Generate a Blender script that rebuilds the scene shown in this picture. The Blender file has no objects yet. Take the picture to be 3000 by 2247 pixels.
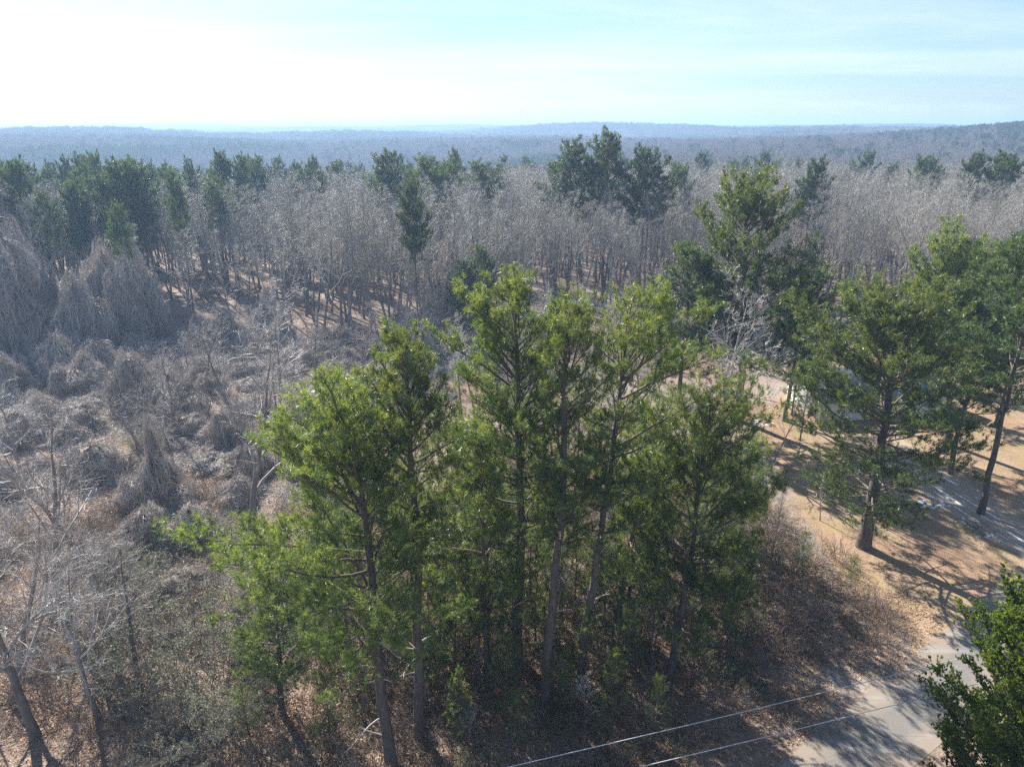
import bpy, math
import numpy as np
from mathutils import Vector
R = math.radians
sc = bpy.context.scene
COL = sc.collection

# ------------------------------------------------------------------ camera
CAM_H, PITCH, W, H, F = 34.0, R(20.0), 1024, 766, 710.0
cd = bpy.data.cameras.new('camera'); cam = bpy.data.objects.new('camera', cd); COL.objects.link(cam)
cam.location = (0, 0, CAM_H); cam.rotation_euler = (R(90) - PITCH, 0, 0)
cd.sensor_width = 36.0; cd.lens = 36.0 * F / W; cd.clip_start = 0.5; cd.clip_end = 20000
sc.camera = cam

# ------------------------------------------------------------------ sky, sun, exposure
SUN_AZ, SUN_EL = R(-36), R(35)          # azimuth clockwise from +Y (left of the view direction)
wd = bpy.data.worlds.new('World'); sc.world = wd; wd.use_nodes = True
nt = wd.node_tree; nt.nodes.clear()
def N(t, typ, **kw):
    n = t.nodes.new(typ)
    for k, v in kw.items(): setattr(n, k, v)
    return n
sky = N(nt, 'ShaderNodeTexSky', sky_type='NISHITA', sun_disc=False, sun_elevation=SUN_EL, sun_rotation=SUN_AZ,
        altitude=100, air_density=1.0, dust_density=0.5, ozone_density=1.0)
tc = N(nt, 'ShaderNodeTexCoord'); sep = N(nt, 'ShaderNodeSeparateXYZ')
nt.links.new(tc.outputs['Generated'], sep.inputs[0])
# thin cirrus: noise on a high flat layer (direction divided by its height)
zc = N(nt, 'ShaderNodeMath', operation='MAXIMUM'); zc.inputs[1].default_value = 0.02
nt.links.new(sep.outputs['Z'], zc.inputs[0])
za = N(nt, 'ShaderNodeMath', operation='ADD'); za.inputs[1].default_value = 0.06
nt.links.new(zc.outputs[0], za.inputs[0])
dx = N(nt, 'ShaderNodeMath', operation='DIVIDE'); dy = N(nt, 'ShaderNodeMath', operation='DIVIDE')
nt.links.new(sep.outputs['X'], dx.inputs[0]); nt.links.new(za.outputs[0], dx.inputs[1])
nt.links.new(sep.outputs['Y'], dy.inputs[0]); nt.links.new(za.outputs[0], dy.inputs[1])
cmb = N(nt, 'ShaderNodeCombineXYZ'); nt.links.new(dx.outputs[0], cmb.inputs[0]); nt.links.new(dy.outputs[0], cmb.inputs[1])
mp = N(nt, 'ShaderNodeMapping'); mp.inputs['Rotation'].default_value = (0, 0, R(-14)); mp.inputs['Scale'].default_value = (0.22, 0.42, 1)
mp.inputs['Location'].default_value = (0.45, 0.3, 0)
nt.links.new(cmb.outputs[0], mp.inputs[0])
nz = N(nt, 'ShaderNodeTexNoise'); nz.inputs['Scale'].default_value = 1.0; nz.inputs['Detail'].default_value = 7; nz.inputs['Roughness'].default_value = 0.62
nz.inputs['Distortion'].default_value = 0.5
nt.links.new(mp.outputs[0], nz.inputs['Vector'])
rp = N(nt, 'ShaderNodeValToRGB'); rp.color_ramp.elements[0].position = 0.40; rp.color_ramp.elements[1].position = 0.74
rp.color_ramp.elements[0].color = (0, 0, 0, 1); rp.color_ramp.elements[1].color = (0.55, 0.55, 0.55, 1)
nt.links.new(nz.outputs['Fac'], rp.inputs[0])
mx = N(nt, 'ShaderNodeMix', data_type='RGBA'); mx.inputs['B'].default_value = (9.5, 10.2, 11.0, 1)
wb = N(nt, 'ShaderNodeMix', data_type='RGBA', blend_type='MULTIPLY'); wb.inputs['Factor'].default_value = 1; wb.inputs['B'].default_value = (.80, .99, 1.27, 1)
nt.links.new(sky.outputs[0], wb.inputs['A'])
nt.links.new(rp.outputs[0], mx.inputs['Factor']); nt.links.new(wb.outputs['Result'], mx.inputs['A'])
bg = N(nt, 'ShaderNodeBackground'); bg.inputs['Strength'].default_value = 0.05
out = N(nt, 'ShaderNodeOutputWorld')
nt.links.new(mx.outputs['Result'], bg.inputs[0]); nt.links.new(bg.outputs[0], out.inputs[0])

sd = bpy.data.lights.new('sun', 'SUN'); sd.energy = 5.0; sd.angle = R(0.53); sd.color = (1.0, 0.95, 0.87)
sun = bpy.data.objects.new('sun', sd); COL.objects.link(sun); sun.location = (-60, 80, 120)
to_sun = Vector((math.sin(SUN_AZ) * math.cos(SUN_EL), math.cos(SUN_AZ) * math.cos(SUN_EL), math.sin(SUN_EL)))
sun.rotation_euler = to_sun.to_track_quat('Z', 'Y').to_euler()

sc.render.engine = 'CYCLES'
cy = sc.cycles
cy.max_bounces = 5; cy.diffuse_bounces = 2; cy.glossy_bounces = 2; cy.transmission_bounces = 3; cy.transparent_max_bounces = 4; cy.volume_bounces = 0
cy.caustics_reflective = False; cy.caustics_refractive = False
cy.use_adaptive_sampling = True; cy.adaptive_threshold = 0.008
cy.sample_clamp_indirect = 4.0
cy.use_denoising = False
vs = sc.view_settings; vs.view_transform = 'Standard'; vs.look = 'None'; vs.gamma = 1.0; vs.exposure = 1.36; vs.use_curve_mapping = False

# ------------------------------------------------------------------ pixel -> place helpers
CP, SP = math.cos(PITCH), math.sin(PITCH)
def ray(px, py):
    u, v = (px - W / 2) / F, (py - H / 2) / F
    return u, CP - SP * v, -(SP + CP * v)
def G(px, py, z=0.0):                       # the point of a level z on that pixel's ray
    a, b, c = ray(px, py); k = (z - CAM_H) / c
    return np.array([a * k, b * k, z])
def UP(px, py, y):                          # the point of that ray at forward distance y
    a, b, c = ray(px, py); k = y / b
    return np.array([a * k, y, CAM_H + c * k])

def sstep(a, b, x):
    t = np.clip((np.asarray(x, float) - a) / (b - a), 0, 1); return t * t * (3 - 2 * t)
def terrain(x, y):
    x = np.asarray(x, float); y = np.asarray(y, float); r = np.hypot(x, y)
    w = sstep(160, 600, r)
    h = w * (-5 + 5 * np.sin(x / 240 + 1) * np.cos(y / 330 + .5) + 3.5 * np.sin((x + y) / 150) + 2.5 * np.sin((x * .7 - y) / 95))
    bump = lambda cx, cy, s, a: a * np.exp(-((x - cx) ** 2 + (y - cy) ** 2) / (2 * s * s))
    h = h + sstep(160, 330, r) * (bump(-190, 520, 200, -16) + bump(-330, 520, 200, -12) + bump(600, 760, 110, 19) + bump(600, 1250, 170, 15) + bump(230, 860, 230, 10))
    az = np.arctan2(x, y)
    h = h + sstep(600, 1200, r) * (-3 + 5 * np.sin(x / 300 + .7) * np.cos(y / 310 + .4) + 3 * np.sin(x / 200 + y / 380))
    h = h + 12 * np.exp(-((r - 1750 - 250 * np.sin(az * 5 + 1)) / 330) ** 2) * (1 + .35 * np.sin(az * 9 + .5) + .2 * np.sin(az * 23))
    h = h + 15 * np.exp(-((r - 3000 - 300 * np.sin(az * 4 + 3)) / 480) ** 2) * (1 + .35 * np.sin(az * 13 + 2)) + sstep(3600, 5200, r) * (15 + 6 * np.sin(az * 11))
    return h

def wedge(d0, d1, cell, seed):
    rng = np.random.default_rng(seed); a = R(43); xs = np.arange(-d1 * .72, d1 * .72, cell); ys = np.arange(d0 * .5, d1, cell)
    X, Y = np.meshgrid(xs, ys); X = X + rng.uniform(-.45, .45, X.shape) * cell; Y = Y + rng.uniform(-.45, .45, Y.shape) * cell
    r = np.hypot(X, Y); k = (r > d0) & (r < d1) & (np.abs(np.arctan2(X, Y)) < a); return X[k], Y[k], rng

# ------------------------------------------------------------------ materials
def mat(name):
    m = bpy.data.materials.new(name); m.use_nodes = True; t = m.node_tree
    b = t.nodes['Principled BSDF']; return m, t, b
def ramp(t, fac, stops):
    r = N(t, 'ShaderNodeValToRGB'); e = r.color_ramp.elements
    while len(e) < len(stops): e.new(0.5)
    for k, (p, c) in enumerate(stops): e[k].position = p; e[k].color = (*c, 1)
    t.links.new(fac, r.inputs[0]); return r.outputs[0]
def noise(t, scale, detail=5, rough=.6, coord='Object', stretch=None, dist=0.0):
    c = N(t, 'ShaderNodeTexCoord'); n = N(t, 'ShaderNodeTexNoise')
    n.inputs['Scale'].default_value = scale; n.inputs['Detail'].default_value = detail; n.inputs['Roughness'].default_value = rough
    n.inputs['Distortion'].default_value = dist
    o = c.outputs[coord]
    if stretch is not None:
        m = N(t, 'ShaderNodeMapping'); m.inputs['Scale'].default_value = stretch[:3]
        if len(stretch) > 3: m.inputs['Rotation'].default_value = (0, 0, stretch[3])
        t.links.new(o, m.inputs[0]); o = m.outputs[0]
    t.links.new(o, n.inputs['Vector']); return n.outputs['Fac']
def mixc(t, f, a, b, typ='MIX'):
    m = N(t, 'ShaderNodeMix', data_type='RGBA', blend_type=typ)
    for i, v in (('Factor', f), ('A', a), ('B', b)):
        if hasattr(v, 'is_linked') or hasattr(v, 'links'): t.links.new(v, m.inputs[i])
        else: m.inputs[i].default_value = v if i == 'Factor' else (*v, 1)
    return m.outputs['Result']
def bump(t, b, h, strength, dist=.05):
    n = N(t, 'ShaderNodeBump'); n.inputs['Strength'].default_value = strength; n.inputs['Distance'].default_value = dist
    t.links.new(h, n.inputs['Height']); t.links.new(n.outputs[0], b.inputs['Normal'])

def leafy(name, stops, trans, tcol, rough=.45, spec=.4, vary=.25):
    """needles and leaves: colour from the per-vertex tint, some light let through"""
    m, t, b = mat(name)
    a = N(t, 'ShaderNodeAttribute', attribute_name='tint')
    c = ramp(t, a.outputs['Fac'], stops)
    oi = N(t, 'ShaderNodeObjectInfo')
    hs = N(t, 'ShaderNodeHueSaturation')
    mr = N(t, 'ShaderNodeMapRange'); mr.inputs['To Min'].default_value = 1 - vary; mr.inputs['To Max'].default_value = 1 + vary
    t.links.new(oi.outputs['Random'], mr.inputs['Value']); t.links.new(mr.outputs[0], hs.inputs['Value']); t.links.new(c, hs.inputs['Color'])
    t.links.new(hs.outputs[0], b.inputs['Base Color']); b.inputs['Roughness'].default_value = rough; b.inputs['Specular IOR Level'].default_value = spec
    tr = N(t, 'ShaderNodeBsdfTranslucent'); tm = mixc(t, 1.0, hs.outputs[0], tcol, 'MULTIPLY'); t.links.new(tm, tr.inputs['Color'])
    ms = N(t, 'ShaderNodeMixShader'); ms.inputs[0].default_value = trans
    t.links.new(b.outputs[0], ms.inputs[1]); t.links.new(tr.outputs[0], ms.inputs[2]); t.links.new(ms.outputs[0], t.nodes['Material Output'].inputs[0])
    return m
def woody(name, stops, scale, rough=.8, spec=.3, vary=.2, stretch=None, bs=.6, bd=.03):
    m, t, b = mat(name)
    f = noise(t, scale, 5, .65, stretch=stretch); c = ramp(t, f, stops)
    oi = N(t, 'ShaderNodeObjectInfo'); hs = N(t, 'ShaderNodeHueSaturation')
    mr = N(t, 'ShaderNodeMapRange'); mr.inputs['To Min'].default_value = 1 - vary; mr.inputs['To Max'].default_value = 1 + vary
    t.links.new(oi.outputs['Random'], mr.inputs['Value']); t.links.new(mr.outputs[0], hs.inputs['Value']); t.links.new(c, hs.inputs['Color'])
    t.links.new(hs.outputs[0], b.inputs['Base Color']); b.inputs['Roughness'].default_value = rough; b.inputs['Specular IOR Level'].default_value = spec
    if bs: bump(t, b, f, bs, bd)
    return m

M = {}
M['needle'] = leafy('pine_needles', [(0, (.055, .092, .05)), (.35, (.10, .155, .053)), (.7, (.185, .24, .062)), (1, (.30, .315, .095))], .47, (1.45, 1.4, .6), rough=.36, spec=.6)  # shaded blue-green and sunlit yellow-green of the tufts put into the ramp
M['needle_mid'] = leafy('shaded_tone_pine_needles', [(0, (.035, .065, .032)), (.5, (.07, .115, .04)), (1, (.14, .175, .06))], .36, (1.4, 1.4, .6), rough=.4, spec=.5)  # same pine needles darkened, crown shade of distant pines put into the colour
M['needle_far'] = leafy('distant_pine_needles', [(0, (.035, .058, .026)), (.6, (.07, .105, .035)), (1, (.115, .145, .05))], .28, (1.25, 1.3, .65), rough=.8, spec=.1, vary=.3)
M['cedar'] = leafy('cedar_sprays', [(0, (.09, .14, .026)), (.5, (.19, .27, .045)), (1, (.31, .38, .075))], .52, (1.35, 1.35, .5), rough=.4)
M['privet'] = leafy('evergreen_leaves', [(0, (.035, .055, .02)), (.6, (.07, .10, .03)), (1, (.14, .16, .06))], .3, (1.3, 1.3, .6), rough=.35, spec=.5)
M['silver'] = leafy('silvery_leaves', [(0, (.17, .18, .12)), (.6, (.30, .31, .23)), (1, (.42, .42, .34))], .3, (1.1, 1.1, .9), rough=.55, spec=.35)
M['deadleaf'] = leafy('dead_leaves', [(0, (.16, .09, .05)), (.4, (.30, .18, .10)), (.8, (.44, .29, .18)), (1, (.56, .42, .30))], .2, (1.2, 1.0, .7), rough=.6)
M['grassblade'] = leafy('dry_grass', [(0, (.30, .20, .10)), (.6, (.45, .32, .18)), (1, (.50, .40, .24))], .25, (1.1, 1.0, .7), rough=.6)
M['bark_pine'] = woody('pine_bark', [(.25, (.06, .047, .04)), (.5, (.12, .10, .088)), (.75, (.20, .178, .16))], 5, stretch=(1, 1, .28), bs=.9, bd=.05)
M['branch_pine'] = woody('pine_branch_bark', [(.3, (.10, .075, .055)), (.7, (.22, .18, .15))], 8, bs=.3)
M['deadwood'] = woody('weathered_deadwood', [(.3, (.33, .29, .26)), (.7, (.55, .51, .47))], 6, bs=.3)
M['bark_grey'] = woody('grey_bark', [(.25, (.11, .095, .085)), (.5, (.19, .17, .155)), (.8, (.32, .30, .28))], 4, stretch=(1, 1, .4), bs=.7, vary=.3)
M['twig'] = woody('grey_twigs', [(.3, (.285, .262, .22)), (.7, (.48, .452, .39))], 2.0, rough=.5, spec=.5, vary=.34, bs=0)
M['twig_pale'] = woody('pale_twigs', [(.3, (.40, .37, .335)), (.7, (.60, .565, .52))], 2.0, rough=.45, spec=.5, vary=.1, bs=0)  # own pale tone on snags; painted sunlight on the white bare tree
M['twig_far'] = woody('distant_twigs', [(.3, (.23, .198, .165)), (.7, (.35, .305, .26))], .05, rough=.8, spec=.2, vary=.25, bs=0)
M['vine'] = woody('dry_vines', [(.3, (.36, .315, .27)), (.55, (.50, .45, .395)), (.8, (.64, .585, .52))], .9, rough=.6, spec=.4, vary=.18, bs=0)
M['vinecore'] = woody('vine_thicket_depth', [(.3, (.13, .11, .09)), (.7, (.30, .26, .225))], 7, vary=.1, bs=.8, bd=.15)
M['brush'] = woody('brush_twigs', [(.3, (.17, .13, .10)), (.7, (.32, .26, .21))], 1.5, rough=.6, vary=.2, bs=0)

def ground_mat():
    m, t, b = mat('forest_floor')
    big = noise(t, .06, 4, .6, 'Object'); fine = noise(t, 3.5, 8, .72, 'Object'); mid = noise(t, .5, 6, .65, 'Object')
    c1 = ramp(t, fine, [(.3, (.13, .085, .055)), (.5, (.26, .175, .12)), (.7, (.42, .31, .23))])
    c2 = ramp(t, fine, [(.3, (.20, .165, .13)), (.5, (.34, .28, .23)), (.7, (.48, .41, .34))])
    f = ramp(t, big, [(.42, (0, 0, 0)), (.58, (1, 1, 1))])
    c = mixc(t, f, c1, c2)
    c = mixc(t, ramp(t, mid, [(.55, (0, 0, 0)), (.75, (.5, .5, .5))]), c, (.36, .16, .08))
    t.links.new(c, b.inputs['Base Color']); b.inputs['Roughness'].default_value = .95; b.inputs['Specular IOR Level'].default_value = .1
    bump(t, b, fine, 1.0, .12); return m
M['ground'] = ground_mat()
def lawn_mat():
    m, t, b = mat('dormant_lawn')
    fine = noise(t, 6, 8, .75); mid = noise(t, .35, 5, .6); big = noise(t, .09, 3, .5)
    c = ramp(t, fine, [(.3, (.22, .15, .095)), (.5, (.36, .262, .175)), (.72, (.50, .38, .27))])
    c = mixc(t, ramp(t, mid, [(.45, (0, 0, 0)), (.7, (.7, .7, .7))]), c, (.30, .25, .10))
    c = mixc(t, ramp(t, big, [(.5, (0, 0, 0)), (.66, (.65, .65, .65))]), c, (.38, .24, .16))
    t.links.new(c, b.inputs['Base Color']); b.inputs['Roughness'].default_value = .95; b.inputs['Specular IOR Level'].default_value = .1
    bump(t, b, fine, .8, .06); return m
M['lawn'] = lawn_mat()
def road_mat():
    m, t, b = mat('worn_road')
    uv = N(t, 'ShaderNodeAttribute', attribute_name='across')
    fine = noise(t, 9, 6, .7); mid = noise(t, .55, 6, .65, dist=.4); st = noise(t, 1.0, 5, .6, stretch=(.18, 1.6, 1, R(-37)))
    c = ramp(t, fine, [(.3, (.13, .122, .112)), (.55, (.19, .178, .162)), (.75, (.26, .243, .22))])
    add = N(t, 'ShaderNodeMath', operation='ADD'); sc1 = N(t, 'ShaderNodeMath', operation='MULTIPLY'); sc1.inputs[1].default_value = .55
    t.links.new(mid, sc1.inputs[0]); t.links.new(uv.outputs['Fac'], add.inputs[0]); t.links.new(sc1.outputs[0], add.inputs[1])
    f = ramp(t, add.outputs[0], [(.55, (0, 0, 0)), (1.0, (.75, .75, .75))])
    c = mixc(t, f, c, (.31, .245, .18))
    c = mixc(t, ramp(t, noise(t, 1.7, 7, .7), [(.45, (0, 0, 0)), (.7, (.55, .55, .55))]), c, (.24, .20, .155))
    c = mixc(t, ramp(t, st, [(.56, (0, 0, 0)), (.64, (.4, .4, .4))]), c, (.33, .33, .34))
    t.links.new(c, b.inputs['Base Color']); b.inputs['Roughness'].default_value = .85
    bump(t, b, fine, .4, .02); return m
M['road'] = road_mat()
def drive_mat():
    m, t, b = mat('gravel_driveway')
    fine = noise(t, 7, 6, .7); mid = noise(t, .7, 5, .6)
    c = ramp(t, fine, [(.3, (.27, .205, .145)), (.55, (.38, .30, .22)), (.75, (.47, .385, .29))])
    c = mixc(t, ramp(t, mid, [(.5, (0, 0, 0)), (.65, (.6, .6, .6))]), c, (.38, .30, .18))
    t.links.new(c, b.inputs['Base Color']); b.inputs['Roughness'].default_value = .9; bump(t, b, fine, .6, .03); return m
M['drive'] = drive_mat()
def simple(name, c1, c2, scale, rough=.7, spec=.3, bs=.3, bd=.02):
    m, t, b = mat(name); f = noise(t, scale, 5, .6); c = ramp(t, f, [(.35, c1), (.65, c2)])
    t.links.new(c, b.inputs['Base Color']); b.inputs['Roughness'].default_value = rough; b.inputs['Specular IOR Level'].default_value = spec
    if bs: bump(t, b, f, bs, bd)
    return m
M['snow'] = simple('old_snow', (.72, .75, .80), (.86, .88, .92), 5, .5, .3, .6, .05)
M['shingle'] = simple('grey_shingles', (.17, .19, .22), (.27, .29, .32), 3, .85)
M['siding'] = simple('white_siding', (.62, .62, .60), (.72, .72, .70), 2, .6)
M['trim'] = simple('white_trim', (.74, .74, .73), (.8, .8, .79), 2, .5)
M['glass'] = simple('dark_window_glass', (.02, .025, .03), (.04, .045, .05), 1, .08, .6, 0)
M['doorpaint'] = simple('brown_door_paint', (.14, .07, .04), (.18, .09, .05), 2, .5)
M['brick'] = simple('brick_chimney', (.26, .11, .07), (.36, .18, .12), 6, .85)
M['wire'] = simple('aluminium_wire', (.50, .50, .50), (.62, .62, .62), 4, .4, .6, 0)
M['steel'] = simple('mast_steel', (.35, .33, .33), (.45, .42, .42), 1, .5, .5, 0)
M['insul'] = simple('grey_porcelain', (.4, .4, .42), (.5, .5, .52), 3, .3, .5, 0)
M['polewood'] = woody('pole_wood', [(.3, (.13, .10, .08)), (.7, (.22, .18, .15))], 3, stretch=(1, 1, .1))

# ------------------------------------------------------------------ mesh helpers
class MB:
    def __init__(s): s.v = []; s.f = []; s.n = 0; s.t = []
    def add(s, v, faces, tint=None):
        v = np.asarray(v, np.float32).reshape(-1, 3); faces = np.asarray(faces, np.int32)
        s.v.append(v); s.f.append(faces + s.n); s.n += len(v)
        s.t.append(np.full(len(v), .5, np.float32) if tint is None else np.asarray(tint, np.float32))
    def tubes(s, P, Rd, n, tint=None):
        """P (m,k,3) polylines, Rd (m,k) radii, n sides"""
        P = np.asarray(P, float); Rd = np.asarray(Rd, float); m, k, _ = P.shape
        if m == 0: return
        T = np.empty_like(P); T[:, 1:-1] = P[:, 2:] - P[:, :-2]; T[:, 0] = P[:, 1] - P[:, 0]; T[:, -1] = P[:, -1] - P[:, -2]
        T /= np.linalg.norm(T, axis=2, keepdims=True) + 1e-9
        ref = np.tile(np.array([0.31, .17, .93]), (m, 1)); mean = T.mean(1); alt = np.abs((mean * ref).sum(1)) > .85
        ref[alt] = (.9, .3, .1)
        U = np.cross(T, ref[:, None, :]); U /= np.linalg.norm(U, axis=2, keepdims=True) + 1e-9; V = np.cross(T, U)
        a = np.arange(n) * 2 * np.pi / n
        ring = P[:, :, None, :] + Rd[:, :, None, None] * (np.cos(a)[None, None, :, None] * U[:, :, None, :] + np.sin(a)[None, None, :, None] * V[:, :, None, :])
        base = (np.arange(m) * k * n)[:, None, None] + (np.arange(k - 1) * n)[None, :, None]
        i = np.arange(n)[None, None, :]; j = (np.arange(n) + 1) % n; j = j[None, None, :]
        q = np.stack([base + i, base + j, base + n + j, base + n + i], -1).reshape(-1, 4)
        s.add(ring.reshape(-1, 3), q, None if tint is None else np.repeat(tint, k * n))
    def ribbons(s, P, Wd, rng, tint=None):
        P = np.asarray(P, float); m, k, _ = P.shape
        T = np.gradient(P, axis=1); T /= np.linalg.norm(T, axis=2, keepdims=True) + 1e-9
        rv = rng.normal(size=(m, 1, 3)); U = np.cross(T, rv); U /= np.linalg.norm(U, axis=2, keepdims=True) + 1e-9
        Wd = np.broadcast_to(np.asarray(Wd, float), (m, k))[:, :, None]
        vv = np.stack([P - U * Wd / 2, P + U * Wd / 2], 2).reshape(-1, 3)
        b = (np.arange(m) * k * 2)[:, None] + (np.arange(k - 1) * 2)[None, :]
        q = np.stack([b, b + 1, b + 3, b + 2], -1).reshape(-1, 4)
        s.add(vv, q, None if tint is None else np.repeat(tint, k * 2))
    def blades(s, base, d, L, w, rng, tint=None):
        """thin triangles: base points, unit directions, lengths, widths"""
        m = len(base); rv = rng.normal(size=(m, 3)); U = np.cross(d, rv); U /= np.linalg.norm(U, axis=1, keepdims=True) + 1e-9
        L = np.broadcast_to(L, (m,))[:, None]; w = np.broadcast_to(w, (m,))[:, None]
        vv = np.stack([base - U * w / 2, base + U * w / 2, base + d * L], 1).reshape(-1, 3)
        s.add(vv, np.arange(m * 3).reshape(-1, 3), None if tint is None else np.repeat(tint, 3))
    def leaves(s, c, d, L, w, rng, tint=None):
        m = len(c); rv = rng.normal(size=(m, 3)); U = np.cross(d, rv); U /= np.linalg.norm(U, axis=1, keepdims=True) + 1e-9
        L = np.broadcast_to(L, (m,))[:, None]; w = np.broadcast_to(w, (m,))[:, None]
        vv = np.stack([c, c + d * L * .5 + U * w / 2, c + d * L, c + d * L * .5 - U * w / 2], 1).reshape(-1, 3)
        s.add(vv, np.arange(m * 4).reshape(-1, 4), None if tint is None else np.repeat(tint, 4))
    def box(s, c, size, rot=0.0):
        x, y, z = np.array(size) / 2; cz, szn = math.cos(rot), math.sin(rot)
        v = np.array([[i, j, k] for k in (-z, z) for j in (-y, y) for i in (-x, x)])
        v = np.stack([v[:, 0] * cz - v[:, 1] * szn, v[:, 0] * szn + v[:, 1] * cz, v[:, 2]], 1) + np.asarray(c)
        s.add(v, [[0, 2, 3, 1], [4, 5, 7, 6], [0, 1, 5, 4], [2, 6, 7, 3], [0, 4, 6, 2], [1, 3, 7, 5]])
    def mesh(s, name, mats, smooth=True):
        me = bpy.data.meshes.new(name)
        V = np.concatenate(s.v); me.vertices.add(len(V)); me.vertices.foreach_set('co', V.ravel())
        L = np.concatenate([f.ravel() for f in s.f]).astype(np.int32)
        cnt = np.concatenate([np.full(len(f), f.shape[1], np.int32) for f in s.f])
        me.loops.add(len(L)); me.loops.foreach_set('vertex_index', L)
        me.polygons.add(len(cnt)); st = np.zeros(len(cnt), np.int32); st[1:] = np.cumsum(cnt)[:-1]
        me.polygons.foreach_set('loop_start', st)
        if smooth: me.polygons.foreach_set('use_smooth', np.ones(len(cnt), bool))
        at = me.attributes.new('tint', 'FLOAT', 'POINT'); at.data.foreach_set('value', np.concatenate(s.t))
        me.update(); me.validate(verbose=False)
        for m in (mats if isinstance(mats, (list, tuple)) else [mats]): me.materials.append(M[m])
        return me
def unit(v): return v / (np.linalg.norm(v, axis=-1, keepdims=True) + 1e-9)

def put(name, me, parent=None, loc=None):
    o = bpy.data.objects.new(name, me); COL.objects.link(o)
    if parent is not None: o.parent = parent
    if loc is not None: o.location = loc
    return o
def tag(o, label=None, cat=None, group=None, kind=None):
    if label: o['label'] = label
    if cat: o['category'] = cat
    if group: o['group'] = group
    if kind: o['kind'] = kind
    return o
def thing(name, parts, loc, rotz=0, scale=1.0, label=None, cat=None, group=None):
    """an Empty at the base with one mesh object for each (part name, mesh)"""
    e = bpy.data.objects.new(name, None); COL.objects.link(e)
    e.location = loc; e.rotation_euler = (0, 0, rotz); e.scale = (scale,) * 3 if np.isscalar(scale) else scale
    e.empty_display_size = .3
    for p in parts: put(p[0], p[1], e)
    return tag(e, label, cat, group)

# ------------------------------------------------------------------ setting: ground, lawn, road, driveway
def ground():
    rr = np.concatenate([np.linspace(0, 160, 21)[1:], np.geomspace(170, 6000, 80)]); na = 240
    a = np.arange(na) * 2 * np.pi / na
    x = rr[:, None] * np.sin(a); y = rr[:, None] * np.cos(a)
    v = np.stack([x, y, terrain(x, y)], -1).reshape(-1, 3); v = np.concatenate([[[0, 0, 0]], v])
    nr = len(rr); i = np.arange(na); j = (i + 1) % na
    mb = MB()
    tri = np.stack([np.zeros(na, int), 1 + j, 1 + i], -1); b = 1 + (np.arange(nr - 1) * na)[:, None]
    q = np.stack([b + i, b + j, b + na + j, b + na + i], -1).reshape(-1, 4)
    mb.add(v, tri); mb.f.append(q.astype(np.int32))
    return put('ground', mb.mesh('ground', 'ground'))
tag(ground(), kind='structure', label='brown leaf strewn woodland ground reaching to the horizon')

def sheet(name, left, right, z, m, label, n=60, wob=.25, seed=0):
    """a strip between two edge polylines (each a list of xy)"""
    rng = np.random.default_rng(seed)
    def samp(pl):
        pl = np.array(pl, float)[:, :2]; d = np.r_[0, np.cumsum(np.linalg.norm(np.diff(pl, axis=0), axis=1))]
        s = np.linspace(0, d[-1], n); return np.stack([np.interp(s, d, pl[:, k]) for k in (0, 1)], 1)
    l, r = samp(left), samp(right)
    def wobn():
        q = rng.normal(size=n); return np.convolve(q, [.25, .5, .25], 'same') * wob
    dirn = unit(r - l); l = l - dirn * wobn()[:, None]; r = r + dirn * wobn()[:, None]
    k = 9; u = np.linspace(0, 1, k)
    g = l[:, None] * (1 - u)[None, :, None] + r[:, None] * u[None, :, None]
    v = np.concatenate([g, np.full((n, k, 1), z)], 2).reshape(-1, 3)
    b = (np.arange(n - 1) * k)[:, None] + np.arange(k - 1)[None]
    q = np.stack([b, b + 1, b + k + 1, b + k], -1).reshape(-1, 4)
    mb = MB(); mb.add(v, q); me = mb.mesh(name, m)
    at = me.attributes.new('across', 'FLOAT', 'POINT'); at.data.foreach_set('value', np.tile(np.abs(u * 2 - 1), n).astype(np.float32))
    return tag(put(name, me), kind='structure', label=label)
def pl3(pts): return [G(x * W / 3000, y * W / 3000)[:2] for x, y in pts]
rl = pl3([(2316, 2205), (2393, 2124), (2524, 2038), (2678, 1947), (2827, 1798), (3000, 1658)])
rdir = unit(rl[-1] - rl[0]); rnor = np.array([rdir[1], -rdir[0]])
rl = [rl[0] + rdir * float((p - rl[0]) @ rdir) + (p - rl[0] - rdir * float((p - rl[0]) @ rdir)) * .35 for p in rl]
rl = [rl[0] - rdir * 40] + rl + [rl[-1] + rdir * 70]
RW = 4.6
rr_ = [p + rnor * RW for p in rl]
def lawn():
    rng = np.random.default_rng(3)
    c = [G(770, 455)[:2], G(800, 505)[:2], G(820, 545)[:2], G(840, 575)[:2], G(885, 600)[:2], rl[4] + rnor * 1, rl[5] + rnor * 1, rl[6] + rnor * 1, rl[7] + rnor, G(1250, 352)[:2], G(1060, 350)[:2], G(960, 349)[:2], G(880, 352)[:2], G(820, 375)[:2], G(775, 400)[:2], G(760, 425)[:2]]
    c = np.array(c); pts = []
    for i in range(len(c)):
        a, b = c[i], c[(i + 1) % len(c)]; m = max(int(np.linalg.norm(b - a) / 1.6), 1)
        for t in np.arange(m) / m: pts.append(a + (b - a) * t + np.clip(rng.normal(size=2), -1.5, 1.5) * .22)
    pts = np.array(pts); mb = MB(); mb.add(np.c_[pts, np.full(len(pts), .004)], [np.arange(len(pts))])
    return tag(put('lawn', mb.mesh('lawn', 'lawn', smooth=False)), kind='structure', label='dormant tan lawn under the yard pines beside the road')
lawn()
sheet('road', rl, rr_, .012, 'road', 'narrow worn grey road with dirty tan edges', n=160, wob=.22, seed=4)
da, db = pl3([(2690, 1440), (3000, 1640)]); dc, dd_ = pl3([(2800, 1390), (3000, 1520)])
de = unit(db - da); df = unit(dd_ - dc)
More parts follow.
